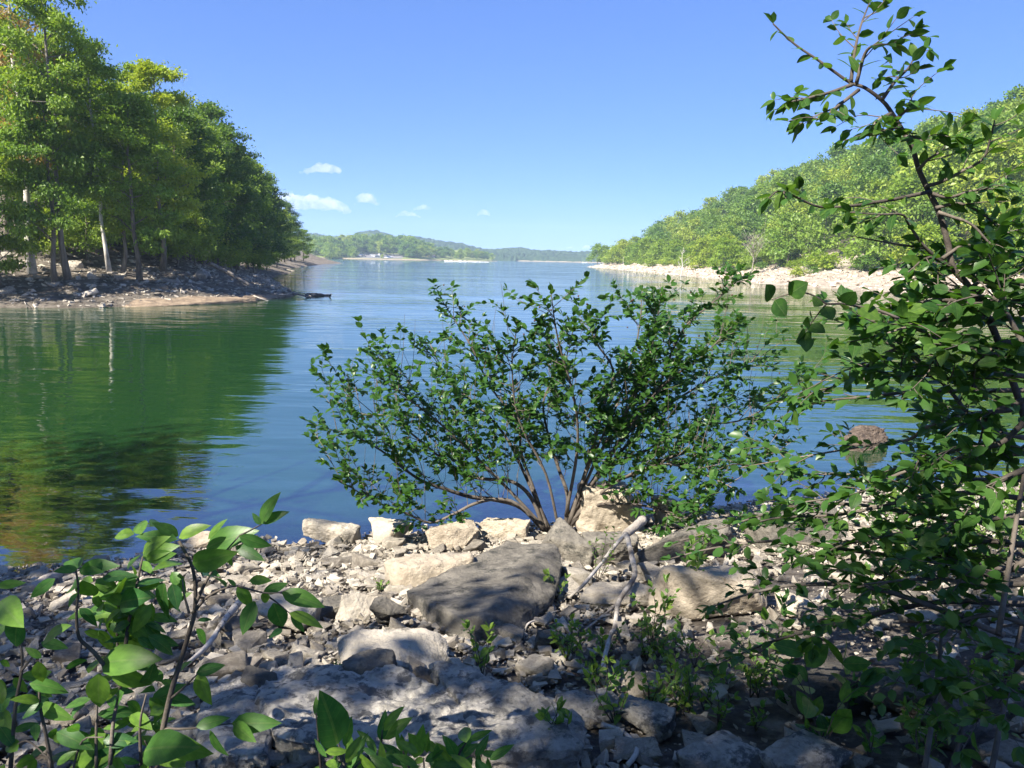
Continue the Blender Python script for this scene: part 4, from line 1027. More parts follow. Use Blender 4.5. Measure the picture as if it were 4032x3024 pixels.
# ---------------------------------------------------------------- driftwood
def wood(name, label, runs, m, cat='driftwood', sides=8, gn=.06, part='limb', main='trunk', m0=None):
    """runs: list of (points, r0, r1); the first is the main piece, the others its limbs"""
    base = runs[0][0][0]; t = empty(name, base, label, cat)
    for i, (pts, r0, r1) in enumerate(runs):
        mb = MB(); P = catmull(pts, 5); n = len(P); g = np.random.default_rng(i + int(abs(base[0]) * 100))
        P = [p + Vector(g.normal(0, r0 * .06, 3)) if 0 < k < n - 1 else p for k, p in enumerate(P)]
        mb.tube(P, np.linspace(r0, r1, n) * (1 + g.normal(0, gn, n)), sides); mb.build(main if i == 0 else part, m0 if (i == 0 and m0) else m, t)
    return t
def G(x, y, up=.03): return on_ground(x, y) + Vector((0, 0, up))
wood('driftwood_branch', 'forked bleached branch leaning across the centre rocks', [
    ([at_y(2533, 2046, 6.6), at_y(2500, 2075, 6.45), at_y(2464, 2104, 6.3)], .042, .036),
    ([at_y(2464, 2104, 6.3), at_y(2476, 2140, 6.0), at_y(2494, 2220, 5.55), at_y(2500, 2265, 5.3), at_y(2478, 2305, 5.1), at_y(2434, 2374, 4.8), at_y(2420, 2476, 4.42), G(2399, 2580, .12), G(2365, 2705, .06)], .024, .012),
    ([at_y(2464, 2104, 6.3), at_y(2420, 2150, 6.05), at_y(2370, 2215, 5.75), at_y(2300, 2300, 5.3), G(2240, 2370)], .018, .01),
    ([at_y(2434, 2374, 5.0), at_y(2380, 2420, 4.8), G(2300, 2500)], .012, .006)], M_DRIFT, m0=M_LOG)
wood('driftwood_branch', 'short bleached stick at the bottom right of the ledge', [([G(2370, 2880), G(2440, 2905), G(2490, 2950), G(2505, 2990), G(2470, 3040)], .014, .01)], M_DRIFT)
wood('driftwood_branch', 'grey stick lying among stones behind the left plant', [([G(945, 2435, .12), G(880, 2510, .1), G(820, 2570, .05), G(720, 2650)], .022, .012)], M_DRIFT)
wood('driftwood_branch', 'thin twisted stick standing beside the slab front', [([G(2060, 2620), at_y(2065, 2560, 4.5), at_y(2075, 2460, 4.55), at_y(2140, 2440, 4.7)], .009, .006)], M_DRIFT)
wood('driftwood_log', 'weathered grey plank-like log on the left shore stones', [([G(110, 2345, .03), G(180, 2310, .05), G(250, 2272, .04)], .055, .045)], M_LOG)
st_ = [at_z(3300, 1770) + Vector((0, 0, -.2)), at_z(3310, 1755) + Vector((0, 0, .1)), at_z(3345, 1750) + Vector((0, 0, .3)), at_z(3395, 1750) + Vector((0, 0, .38)), at_z(3420, 1748) + Vector((0, 0, .24)), at_z(3440, 1748) + Vector((0, 0, .36)), at_z(3480, 1752) + Vector((0, 0, .33)), at_z(3490, 1765) + Vector((0, 0, -.2)), at_z(3400, 1790) + Vector((0, 0, -.2)), at_z(3380, 1775) + Vector((0, 0, .12)), at_z(3440, 1730) + Vector((0, 0, -.2))]
M_STUMP = rough_mat('rotten_wood', [(.3, (.06, .045, .035)), (.5, (.15, .115, .09)), (.75, (.28, .225, .18))], scale=6.0, bump=1.0, bscale=18.0, dist=.05, stretch=(1, 3, 3), objw=.1)
hull_rock('driftwood_stump', 'broken brown stump rising from the water behind the right shrub', st_, 77, M_STUMP, cuts=4, rough=.09, strata=.02, cat='stump')
def LP(x, y, up, cap=59.0):
    q = at_z(x, y, max(-.1, min(up, .3)))
    return at_y(x, y, min(q.y, cap)) if q.y > cap else q
wood('fallen_trunk', 'long bleached fallen trunk sloping to the water on the left point', [([LP(790, 1060, 2.2), LP(830, 1090, 1.6), LP(880, 1120, 1.1), LP(930, 1150, .6), LP(970, 1175, .15), LP(1010, 1192, -.1)], .17, .06),
    ([LP(880, 1120, 1.1), LP(940, 1140, .9), LP(1000, 1165, .4), LP(1070, 1190, -.1)], .06, .03), ([LP(850, 1105, 1.4), LP(850, 1090, 1.9), LP(840, 1075, 2.5)], .04, .02)], M_DRIFT)
wood('fallen_trunk', 'dark fallen trunk behind the bleached one on the left point', [([LP(830, 1040, 2.4), LP(900, 1075, 1.7), LP(960, 1110, 1.1), LP(1020, 1140, .7), LP(1090, 1150, .5), LP(1170, 1158, .25), LP(1230, 1172, .0)], .17, .05),
    ([LP(960, 1110, 1.1), LP(930, 1098, 1.6), LP(910, 1080, 2.0)], .05, .02), ([LP(1020, 1140, .7), LP(1100, 1160, .4), LP(1180, 1152, .3), LP(1225, 1166, .2)], .06, .02)], M_LOG)
wood('fallen_trunk', 'slim grey pole lying across the left bank under the trees', [([at_y(0, 935, 57), at_y(60, 960, 56), at_y(170, 985, 55)], .1, .05)], M_LOG)
wood('driftwood_log', 'short log floating off the tip of the left point', [([at_z(1205, 1164, .02), at_z(1228, 1161, .1), at_z(1252, 1161, .1), at_z(1280, 1163, .03), at_z(1303, 1162, .04)], .2, .07),
    ([at_z(1296, 1163, .05), at_z(1305, 1158, .25)], .07, .05), ([at_z(1215, 1163, .05), at_z(1206, 1158, .22)], .06, .03)], M_LOG)
wood('driftwood_branch', 'white stick poking from the water at the far left bank', [([LP(107, 1213, -.1), LP(103, 1200, .3), LP(96, 1188, .75)], .03, .02)], M_DRIFT)
wood('fallen_trunk', 'thin dead branch reaching over the water below the spur', [([at_y(1130, 1062, 150), at_y(1180, 1070, 146), at_z(1232, 1075, -.1)], .1, .03), ([at_y(1180, 1070, 146), at_y(1200, 1050, 146)], .03, .01), ([at_y(1200, 1071, 144), at_y(1215, 1052, 144)], .03, .01)], M_LOG)

# ---------------------------------------------------------------- near shrubs
def arc(P):
    P = np.array([list(p) for p in P]); L = np.concatenate([[0], np.cumsum(np.linalg.norm(np.diff(P, axis=0), axis=1))]); return P, L
def along(P, L, s):
    p = np.array([np.interp(s, L, P[:, k]) for k in range(3)]); e = .02
    q = np.array([np.interp(min(s + e, L[-1]), L, P[:, k]) for k in range(3)]); r_ = np.array([np.interp(max(s - e, 0), L, P[:, k]) for k in range(3)])
    d = q - r_; return p, d / (np.linalg.norm(d) + 1e-9)
class Plant:
    """collects stems and leaves, then writes stem parts, up to 300 leaf parts and the remaining foliage"""
    def __init__(s, name, base, label, cat, group=None, seed=1, stem=None, leafm=None, specs=((.3, .15, .25),), maxleaf=300, width=1.0):
        s.t = empty(name, base, label, cat, group); s.g = np.random.default_rng(seed); s.stemm = stem or M_TWIG; s.leafm = leafm or L_NEAR
        s.meshes = leaf_meshes(name, VEINED.get(s.leafm.name, s.leafm), specs); s.maxleaf = maxleaf; s.main = []; s.tw = MB(); s.L = []; s.ball = []; s.width = width
    def stem(s, pts, r0, r1, name='stem', sides=6):
        P = catmull(pts, 4); mb = MB(); mb.tube(P, np.linspace(r0, r1, len(P)), sides); o = mb.build(name, s.stemm, s.t); s.main.append((o, np.array([list(p) for p in P]))); return P
    def twig(s, pts, r0, r1):
        P = catmull(pts, 3); s.tw.tube(P, np.linspace(r0, r1, len(P)), 4, cap=False); return P
    def leaf(s, p, d, n, size, w=1.0): s.L.append((np.array(p, float), np.array(d, float), np.array(n, float), size, w))
    def leafy(s, P, s0, gap, size, opposite=False, droop=.25, spread=.9, tip=True):
        g = s.g; P, L = arc(P); x = L[-1] * s0; k = g.integers(2)
        while x < L[-1]:
            p, d = along(P, L, x); up = np.array([0, 0, 1.0])
            sd = np.cross(d, up); sd = sd / (np.linalg.norm(sd) + 1e-6)
            for sg in ((1, -1) if opposite else ((1,) if k % 2 else (-1,))):
                dd = d * (.55 + .4 * g.random()) + sd * sg * spread * (.6 + .6 * g.random()) + up * g.normal(-droop * .3, .35) + g.normal(0, .25, 3)
                nn = up * .9 + d * .15 + g.normal(0, .45, 3)
                s.leaf(p, dd, nn, size * (.65 + .6 * g.random()), .85 + .3 * g.random())
            k += 1; x += gap * (.6 + .8 * g.random())
        if tip:
            p, d = along(P, L, L[-1])
            for _ in range(3): s.leaf(p, d + g.normal(0, .5, 3), np.array([0, 0, 1.0]) + g.normal(0, .5, 3), size * (.6 + .5 * g.random()))
    def sides(s, P, s0, s1, n, ln, size, gap, up=.35, r=.004, opposite=False, lateral=1.0, leaf0=.3, sub=0):
        g = s.g; P, L = arc(P)
        for i in range(n):
            x = L[-1] * (s0 + (s1 - s0) * (i + g.random()) / n); p, d = along(P, L, x)
            sd = np.cross(d, [0, 0, 1]); sd = sd / (np.linalg.norm(sd) + 1e-6)
            v = d * .6 + sd * g.choice([-1, 1]) * lateral * (.4 + .7 * g.random()) + np.array([0, 0, up + g.normal(0, .25)]); v = v / np.linalg.norm(v)
            l_ = ln * (.5 + g.random()); q = p + v * l_ * .5 + g.normal(0, .06 * l_, 3); e = p + v * l_ + np.array([0, 0, g.normal(0, .1) * l_])
            Q = s.twig([p, q, e], r, r * .4); s.leafy(Q, leaf0, gap, size, opposite)
            if sub: s.sides(Q, .3, .9, sub, ln * .5, size, gap, up, r * .6, opposite, lateral, leaf0)
    def done(s, order='near', ballm=None):
        tw_ = s.tw.build('twigs', s.stemm, s.t)
        if tw_: tw_['kind'] = 'stuff'
        L = s.L; key = [-(l[3] / max(.3, (Vector(l[0]) - CAM).length)) for l in L]; idx = np.argsort(key)
        for i in idx[:s.maxleaf]:
            p, d, n, z, w = L[i]; lf = place_leaf(s.meshes[int(s.g.integers(len(s.meshes)))], p, d, n, z, s.t, s.width * w)
            if s.main: lf.parent = min(s.main, key=lambda m_: ((m_[1] - p) ** 2).sum(1).min())[0]
        rest = [L[i] for i in idx[s.maxleaf:]]
        if rest:
            mb = MB(); merge_leaves(mb, [l[0] for l in rest], np.array([l[1] for l in rest]), np.array([l[2] for l in rest]), np.array([l[3] for l in rest]), LEAF_MID_V, LEAF_MID_T, s.width * 1.35)
            o = mb.build('foliage', s.leafm, s.t); o['kind'] = 'stuff'
        if s.ball:
            bv, bf = ico(1); me = np_mesh('seed_ball', bv, [bf], ballm)
            for p, r_ in s.ball:
                o = bpy.data.objects.new('seed_ball', me); link(o, s.t); o.location = Vector(p) - s.t.location; o.scale = (r_,) * 3

# the round bush at the water edge in the middle
M_BALL = rough_mat('dry_seed_ball', [(.3, (.05, .025, .018)), (.7, (.14, .07, .045))], scale=30, bump=.8, bscale=80, dist=.01)
def z7(x, y): return 1200 + x * .9493, 1050 + y * .9493
BB = on_ground(2180, 2100); BY = BB.y
bush = Plant('water_bush', BB, 'wide many-stemmed bush with round seed balls growing at the water edge', 'bush', seed=21, leafm=L_NEAR, specs=((.22, .16, .25), (.25, .1, .35), (.2, .2, .15)))
BR = [([(985, 1095), (900, 1000), (800, 968), (690, 955), (590, 925), (490, 890), (400, 830), (320, 765), (200, 700), (90, 672)], .045, -.6),
      ([(985, 1095), (940, 960), (860, 892), (740, 880), (640, 855), (560, 790), (440, 690), (350, 620), (230, 610), (135, 560)], .038, .3),
      ([(985, 1095), (880, 985), (790, 965), (700, 985), (620, 1025), (520, 1062), (420, 1022), (330, 990), (250, 950), (140, 885)], .032, -1.0),
      ([(1100, 1060), (1090, 950), (1050, 830), (1010, 700), (990, 560), (1040, 420), (1010, 300)], .04, .5),
      ([(1115, 1060), (1150, 900), (1180, 800), (1245, 560), (1280, 430), (1200, 300), (1180, 180)], .042, -.3),
      ([(1130, 1060), (1200, 940), (1290, 885), (1400, 850), (1560, 775), (1700, 750), (1850, 790), (1980, 760)], .045, -.5),
      ([(1125, 1060), (1180, 920), (1290, 790), (1420, 640), (1490, 440), (1570, 260), (1690, 150), (1790, 60), (1850, 30)], .034, .2),
      ([(1150, 1045), (1200, 992), (1330, 985), (1450, 1000), (1560, 1045), (1640, 1020)], .03, -.9),
      ([(1000, 1090), (960, 950), (900, 780), (880, 640), (770, 500), (700, 350), (640, 250), (570, 140)], .032, .6),
      ([(1010, 1085), (930, 900), (830, 700), (700, 560), (600, 480), (520, 320)], .03, 1.0),
      ([(1130, 1010), (1240, 850), (1420, 760), (1600, 660), (1800, 640), (1990, 540)], .034, .6),
      ([(1140, 990), (1260, 800), (1380, 620), (1500, 480), (1640, 380), (1790, 230)], .032, -.7),
      ([(1100, 1010), (1130, 760), (1120, 560), (1050, 300), (1020, 100)], .03, -.9),
      ([(1120, 1010), (1190, 800), (1300, 560), (1380, 300), (1400, 100)], .03, .9),
      ([(1125, 1020), (1230, 760), (1370, 540), (1440, 330), (1480, 110)], .028, -.2),
      ([(1060, 1080), (1000, 860), (890, 640), (860, 420), (880, 250)], .026, -.6),
      ([(1000, 1095), (850, 930), (700, 780), (560, 650), (420, 540), (310, 460)], .03, -.2),
      ([(1130, 1040), (1280, 900), (1480, 820), (1650, 860), (1800, 930)], .03, -1.1),
      ([(1130, 1000), (1330, 700), (1560, 540), (1760, 430), (1900, 380)], .03, 1.1)]
for pts, r0, dz in BR:
    n = len(pts); W = [at_y(*z7(*p), BY + dz * (i / (n - 1)) ** 1.2) for i, p in enumerate(pts)]
    W[0] = W[0] + (BB - W[0]) * .25
    P = bush.stem(W, r0 * .72, .005, 'branch')
    low = sum(p[1] for p in pts[n // 2:]) / len(pts[n // 2:])
    tp = pts[-1][1] < 340
    bush.sides(P, .22, .92 if tp else 1.0, 17 if low < 700 else 12, .36 if tp else .58, .088, .07, up=.3 if tp else .65, r=.005, opposite=True, lateral=.95, leaf0=.45, sub=2)
    bush.sides(P, .4, .97, 12, .34, .09, .06, up=.15, r=.004, opposite=True, lateral=1.2, leaf0=.4, sub=1)
    bush.leafy(P, .85, .07, .1, True)
    A, L = arc(P)
    for _ in range(5 if tp else 12):      # bare upright shoots
        p, d = along(A, L, L[-1] * (.2 + .75 * bush.g.random())); h = .25 + .6 * bush.g.random()
        e = p + np.array([bush.g.normal(0, .2) * h, bush.g.normal(0, .2) * h, h]); bush.twig([p, (p + e) / 2 + bush.g.normal(0, .04, 3), e], .0038, .0015)
    if low < 900:
        for _ in range(5):
            p, d = along(A, L, L[-1] * (.8 + .2 * bush.g.random())); bush.ball.append((p + bush.g.normal(0, .12, 3) + np.array([0, 0, .05]), .011))
bush.done(ballm=M_BALL)

# leaning sapling whose tip crosses the sky at upper right
def z8(x, y): return 2900 + x * .8441, y * .8441
SB = on_ground(3960, 2960) + Vector((.35, .55, 0)); SY = 3.0
sap = Plant('leaning_sapling', SB, 'tall sapling leaning left across the sky at upper right, oval leaves', 'sapling', seed=22, leafm=L_NEAR, specs=((.24, .12, .2), (.27, .16, .15), (.22, .1, .3)))
def sp(pts, y0=SY, y1=SY): return [at_y(*z8(*p), y0 + (y1 - y0) * i / max(1, len(pts) - 1)) for i, p in enumerate(pts)]
main = [SB, at_y(4180, 2400, 2.95), at_y(4120, 1950, 2.95), at_y(4020, 1600, 3.0)] + sp([(1200, 1540), (1090, 1345), (1010, 1250), (985, 1130), (940, 980), (890, 880), (850, 790), (820, 690), (770, 600), (720, 520), (680, 470), (600, 410), (530, 385), (450, 330), (380, 280), (290, 220), (230, 170), (170, 110)], 3.0, 3.15)
P = sap.stem(main, .016, .003, 'stem', 8); sap.leafy(P[-22:], .0, .035, .062, False)
TW = [([(535, 380), (550, 250), (580, 120), (620, 15)], 3.1, 3.2), ([(560, 390), (600, 250), (650, 210), (740, 210)], 3.1, 2.95), ([(540, 395), (440, 430), (330, 460), (250, 475)], 3.1, 3.0), ([(570, 420), (480, 490), (430, 530), (390, 570)], 3.1, 2.9),
      ([(680, 465), (740, 380), (800, 320), (830, 265)], 3.05, 3.2), ([(740, 560), (810, 500), (850, 490)], 3.05, 2.95), ([(720, 530), (660, 560), (630, 600)], 3.05, 3.0), ([(760, 590), (690, 610), (640, 640)], 3.05, 2.95), ([(790, 640), (830, 640), (870, 660)], 3.05, 2.9),
      ([(900, 895), (760, 925), (640, 945), (540, 960), (390, 965), (270, 915), (200, 890), (150, 925)], 3.0, 2.75), ([(1010, 1250), (930, 1200), (860, 1130), (800, 1040), (770, 1000), (660, 1000), (530, 990)], 3.0, 2.85), ([(960, 1205), (1080, 1130), (1250, 1090), (1350, 1060)], 3.0, 3.1),
      ([(880, 870), (950, 850), (1050, 800), (1150, 740), (1185, 640), (1205, 560)], 3.0, 2.9), ([(930, 970), (1040, 950), (1150, 1000), (1240, 1085)], 3.0, 3.0), ([(850, 790), (900, 740), (990, 690)], 3.02, 2.95), ([(1010, 1250), (900, 1200), (800, 1270)], 3, 2.9), ([(900, 900), (990, 920), (1100, 890), (1200, 880)], 3, 2.9),
      ([(940, 990), (1000, 1010), (1100, 1050), (1200, 1150), (1341, 1200)], 3, 2.9), ([(1090, 1340), (1180, 1290), (1290, 1250)], 3, 3.1)]
for pts, a_, b_ in TW:
    Q = sap.stem(sp(pts, a_, b_), .008, .0025, 'twig', 5)
    sap.leafy(Q, .15, .032, .066, False); sap.sides(Q, .3, .95, 4, .13, .06, .04, up=.1, r=.0025, leaf0=.3)
sap.stem(sp([(890, 1160), (700, 1130), (530, 1100)], 3.0, 2.9), .005, .002, 'bare_twig', 5)
sap.done()

# heart-leaved vine hanging left of the shrub
M_VINE = L_NEAR
vb = on_ground(3700, 2700); vine = Plant('round_leaf_vine', at_y(3330, 1260, 2.5), 'vine with round heart-shaped leaves dangling over the water at right', 'vine', seed=23, leafm=L_NEAR, specs=((.48, .1, .2), (.45, .05, .12)))
def z7b(x, y): return 2900 + x * .6028, 1000 + y * .6028
vs_ = [at_y(*z7b(*p), 2.5) for p in ((1060, 420), (930, 370), (780, 340), (700, 325), (590, 325), (540, 290), (450, 255), (330, 265), (230, 300))]
vine.stem(vs_, .005, .0018, 'stem', 5); vine.stem([at_y(*z7b(*p), 2.5) for p in ((590, 325), (550, 370), (490, 450), (440, 520))], .003, .0015, 'stem', 5)
for (bx, by), (tx, ty), s_ in [((225, 298), (215, 205), 1), ((250, 300), (310, 398), 1.1), ((345, 265), (445, 195), 1.1), ((370, 255), (350, 180), .9), ((540, 290), (510, 345), .8), ((575, 340), (630, 425), 1), ((700, 325), (770, 260), 1.1), ((700, 330), (720, 360), .8), ((500, 440), (490, 385), 1), ((470, 470), (570, 495), 1.1), ((480, 450), (440, 450), .8), ((450, 510), (400, 580), 1.0), ((440, 520), (470, 630), 1.0), ((450, 515), (485, 560), .8), ((790, 345), (920, 400), 1.2), ((870, 360), (900, 310), 1.0)]:
    p = at_y(*z7b(bx, by), 2.5); q = at_y(*z7b(tx, ty), 2.46); d = q - p; vine.leaf(p, d, Vector((.1, -1, .35)) + Vector(vine.g.normal(0, .3, 3)), d.length * s_)
vine.done()

# dense shrub mass at right
DB = on_ground(3760, 3000) + Vector((.1, .3, 0))
den = Plant('dense_shrub', DB, 'dense dark shrub filling the right side in front of the water', 'shrub', seed=24, leafm=L_NEAR, specs=((.3, .14, .2), (.26, .18, .25), (.34, .1, .15)))
DBR = [([(1878, 890), (1500, 895), (1150, 900), (850, 935), (650, 950), (430, 985)], 3.3, 3.6), ([(1460, 560), (1250, 590), (1020, 630), (900, 700), (800, 770), (700, 830), (560, 900)], 3.0, 3.3), ([(1900, 950), (1750, 1000), (1640, 1070), (1600, 1190), (1560, 1300)], 2.8, 2.9),
       ([(1878, 1010), (1450, 1060), (1250, 1130), (1130, 1210), (1000, 1230), (750, 1270), (400, 1330), (20, 1395)], 3.2, 3.9), ([(1900, 430), (1500, 420), (1250, 440), (1000, 470), (760, 430)], 3.0, 3.0), ([(1900, 1480), (1300, 1465), (700, 1440), (250, 1440)], 3.4, 4.2),
       ([(1878, 700), (1600, 640), (1350, 580), (1150, 480), (980, 520)], 2.8, 2.7), ([(1900, 300), (1600, 330), (1350, 300), (1150, 330), (950, 400)], 2.9, 2.9), ([(1878, 1200), (1600, 1130), (1400, 900), (1250, 760), (1100, 660)], 3.1, 3.0), ([(1900, 1300), (1500, 1330), (1100, 1420), (800, 1560), (450, 1620)], 3.0, 3.3),
       ([(1900, 800), (1650, 780), (1450, 820), (1250, 800), (1000, 800)], 3.0, 2.9), ([(1900, 560), (1700, 600), (1500, 760), (1300, 700), (1150, 740)], 2.9, 2.9), ([(1900, 1600), (1500, 1560), (1150, 1600), (700, 1700), (300, 1720), (100, 1760)], 3.0, 3.5), ([(1900, 1700), (1500, 1750), (1100, 1820), (700, 1900), (450, 2000)], 2.9, 3.2),
       ([(1900, 200), (1750, 180), (1550, 230), (1350, 190)], 3.0, 3.1), ([(1878, 1100), (1700, 1250), (1450, 1270), (1150, 1380)], 2.7, 2.8), ([(1900, 1900), (1600, 1880), (1300, 1990), (1000, 2020)], 2.8, 3.0), ([(1900, 2000), (1700, 2100), (1450, 2060)], 2.6, 2.7), ([(1900, 350), (1800, 250), (1650, 120), (1600, 40)], 2.9, 3.0),
       ([(1900, 650), (1800, 450), (1700, 300), (1500, 260)], 2.7, 2.8), ([(1900, 1400), (1700, 1500), (1550, 1700), (1350, 1760)], 2.6, 2.7)]
for pts, a_, b_ in DBR:
    W = [at_y(*z7b(*p), a_ + (b_ - a_) * i / (len(pts) - 1)) for i, p in enumerate(pts)]
    Q = den.stem(W, .012, .003, 'branch', 6); den.leafy(Q, .1, .04, .07); den.sides(Q, .05, .97, 8, .24, .068, .042, up=.12, r=.004, leaf0=.2, sub=1)
for x0, y0, x1, y1, x2, y2 in ((3740, 3040, 3850, 2700, 3930, 2500), (3640, 3030, 3690, 2700, 3710, 2450), (3900, 3050, 3990, 2600, 4090, 2200), (3930, 2500, 4010, 2000, 4100, 1500)):
    den.stem([at_y(x0, y0, 2.45), at_y(x1, y1, 2.7), at_y(x2, y2, 2.9)], .01, .006, 'stem', 7)
# long arching branches reaching down left over the stones
for pts, a_, b_ in (([(4060, 2380), (3700, 2370), (3400, 2430), (3200, 2480), (3000, 2540), (2820, 2620)], 2.7, 3.2), ([(4060, 2060), (3700, 2040), (3400, 1990), (3150, 1990), (2900, 2060), (2650, 2140)], 3.0, 3.9), ([(4060, 2250), (3600, 2200), (3300, 2160), (3050, 2130), (2800, 2160), (2640, 2200)], 2.9, 3.6), ([(4060, 2150), (3650, 2120), (3300, 2060), (2960, 2070)], 3.2, 4.0), ([(3950, 2500), (3500, 2330), (3200, 2300), (2980, 2330), (2800, 2390)], 2.7, 3.0), ([(4100, 2480), (3900, 2420), (3700, 2480), (3480, 2560)], 2.5, 2.7), ([(4100, 2600), (3950, 2560), (3800, 2640), (3650, 2700)], 2.4, 2.5), ([(4100, 2300), (3900, 2300), (3650, 2280), (3400, 2300)], 2.6, 2.7), ([(4100, 2760), (3980, 2700), (3880, 2760)], 2.3, 2.35)):
    W = [at_y(*p, a_ + (b_ - a_) * i / (len(pts) - 1)) for i, p in enumerate(pts)]
    Q = den.stem(W, .012, .003, 'branch', 6); den.leafy(Q, .1, .045, .06); den.sides(Q, .1, .97, 8, .2, .058, .042, up=.15, r=.003, leaf0=.2, sub=1)
den.done()

# front left plant with big drooping leaves: stems and leaves traced one by one
def z4(x, y): return x * .6775, 1900 + y * .6775
FB = on_ground(620, 3080); FL = Plant('broad_leaf_plant', FB, 'leafy plant with big pointed drooping leaves at the lower left front', 'plant', seed=25, leafm=L_FRONT, specs=((.2, .14, .22), (.23, .2, .3), (.21, .08, .4)), maxleaf=400, width=1.0)
FY = 2.15
def fz(pts, y0=FY, y1=FY): return [at_y(*z4(*p), y0 + (y1 - y0) * i / max(1, len(pts) - 1)) for i, p in enumerate(pts)]
for pts, r0 in (([(910, 1680), (945, 1450), (1000, 1200), (1050, 1040), (1100, 870), (1130, 760), (1135, 600), (1110, 470), (1040, 340)], .009), ([(1140, 700), (1190, 590), (1280, 440), (1390, 310)], .005), ([(1120, 760), (1200, 670), (1290, 620), (1380, 600)], .005), ([(1380, 600), (1530, 640), (1640, 640)], .003),
                ([(1530, 645), (1600, 690), (1690, 765)], .003), ([(1100, 760), (1070, 650), (1060, 560)], .004), ([(1390, 310), (1470, 270), (1525, 240)], .003), ([(620, 1080), (540, 980), (460, 900), (445, 760), (455, 620), (440, 500)], .006), ([(720, 1100), (740, 860), (790, 620), (830, 430)], .006),
                ([(640, 1640), (660, 1380), (700, 1180), (680, 900), (690, 700)], .006), ([(820, 1640), (815, 1400), (850, 1230)], .005), ([(300, 1660), (270, 1480), (230, 1270), (240, 1030)], .006), ([(560, 1660), (560, 1400), (575, 1110)], .005), ([(1000, 1250), (1080, 1180), (1150, 1110)], .004), ([(950, 1430), (1100, 1430), (1350, 1400)], .004),
                ([(60, 1680), (90, 1300), (130, 1050), (100, 800)], .006), ([(120, 1100), (200, 1000), (250, 930)], .004), ([(420, 1680), (480, 1500), (600, 1480)], .004), ([(880, 1680), (870, 1560), (840, 1500)], .004), ([(40, 1600), (150, 1500), (300, 1620)], .004)):
    FL.stem(fz(pts, FY, FY + FL.g.normal(0, .06)), r0 * 1.1, r0 * .45, 'stem', 6)
LV = [((1520, 240), (1575, 70), 1), ((1520, 235), (1650, 165), .9), ((1515, 245), (1470, 180), 1.1), ((1040, 320), (1180, 235), 1), ((1035, 310), (930, 240), 1.1), ((1030, 330), (800, 290), 1), ((820, 300), (800, 190), 1.3), ((870, 250), (960, 215), 1.1), ((780, 300), (640, 295), .9), ((1200, 380), (1420, 262), 1), ((1210, 330), (1290, 210), .9),
      ((1390, 310), (1560, 380), .9), ((1370, 370), (1510, 440), .9), ((1300, 390), (1350, 480), .9), ((450, 500), (390, 390), 1.1), ((450, 500), (330, 505), 1.1), ((460, 490), (485, 400), 1.1), ((460, 510), (605, 450), 1), ((465, 520), (580, 505), 1), ((460, 600), (365, 590), 1.1), ((480, 570), (535, 695), 1.4), ((450, 640), (390, 705), 1.1),
      ((820, 420), (730, 470), 1), ((830, 430), (945, 365), 1), ((830, 410), (900, 315), 1), ((850, 440), (985, 420), 1), ((1060, 470), (930, 435), 1), ((1120, 470), (1290, 440), .9), ((1130, 480), (1255, 515), .9), ((960, 590), (880, 830), 1.2), ((1000, 590), (1035, 705), 1.3), ((1180, 540), (1335, 540), 1), ((1000, 520), (1065, 620), 1),
      ((1380, 600), (1465, 725), 1), ((1370, 600), (1330, 560), 1), ((1530, 640), (1660, 585), 1.1), ((1640, 640), (1845, 685), 1), ((1480, 690), (1400, 870), 1.3), ((1590, 700), (1645, 865), 1.2), ((1570, 660), (1480, 690), 1), ((1680, 760), (1885, 805), .8), ((1690, 770), (1770, 870), .8), ((1640, 850), (1580, 885), .9), ((1450, 570), (1560, 560), 1.1),
      ((700, 700), (790, 660), 1.1), ((690, 740), (825, 740), 1), ((700, 640), (600, 560), 1), ((640, 560), (735, 520), 1), ((590, 1050), (835, 1000), 1), ((575, 1110), (560, 1320), 1.35), ((640, 1090), (855, 1190), 1), ((220, 1040), (235, 1180), 1.2), ((240, 1020), (155, 960), 1), ((110, 790), (55, 975), 1.3), ((90, 790), (-20, 840), 1.1), ((0, 690), (65, 780), 1), ((250, 930), (355, 815), 1),
      ((240, 930), (375, 945), 1), ((1150, 1110), (1190, 1275), 1.1), ((1140, 1110), (1285, 1055), 1), ((870, 1250), (970, 1370), 1), ((840, 1180), (900, 1100), 1), ((1140, 1420), (1295, 1365), 1), ((1350, 1400), (1550, 1395), 1), ((1220, 1440), (1260, 1600), 1.2), ((1360, 1400), (1445, 1485), .9), ((870, 1540), (1060, 1630), 1.1), ((840, 1560), (965, 1495), 1), ((440, 1590), (585, 1535), 1.2), ((540, 1640), (640, 1570), 1.1),
      ((230, 1270), (115, 1235), 1), ((230, 1290), (355, 1375), 1), ((330, 1450), (490, 1510), 1), ((600, 1500), (770, 1495), 1), ((60, 1250), (-10, 1330), 1.1), ((100, 1560), (20, 1480), 1.1), ((200, 1600), (70, 1640), 1.1), ((330, 1640), (420, 1560), 1.1), ((700, 1600), (800, 1640), 1.1), ((1140, 850), (1220, 940), .8), ((1150, 800), (1230, 790), .9), ((720, 1220), (640, 1290), 1), ((480, 1280), (400, 1350), 1),
      ((300, 1100), (180, 1140), 1), ((380, 1080), (480, 1020), 1), ((460, 1440), (380, 1400), 1), ((760, 1350), (860, 1400), 1), ((960, 1450), (1080, 1530), 1), ((0, 1420), (80, 1540), 1.1), ((0, 1040), (70, 1060), 1.1), ((-20, 600), (130, 580), .9), ((870, 1380), (780, 1440), 1.1), ((1000, 1500), (1090, 1600), 1.)]
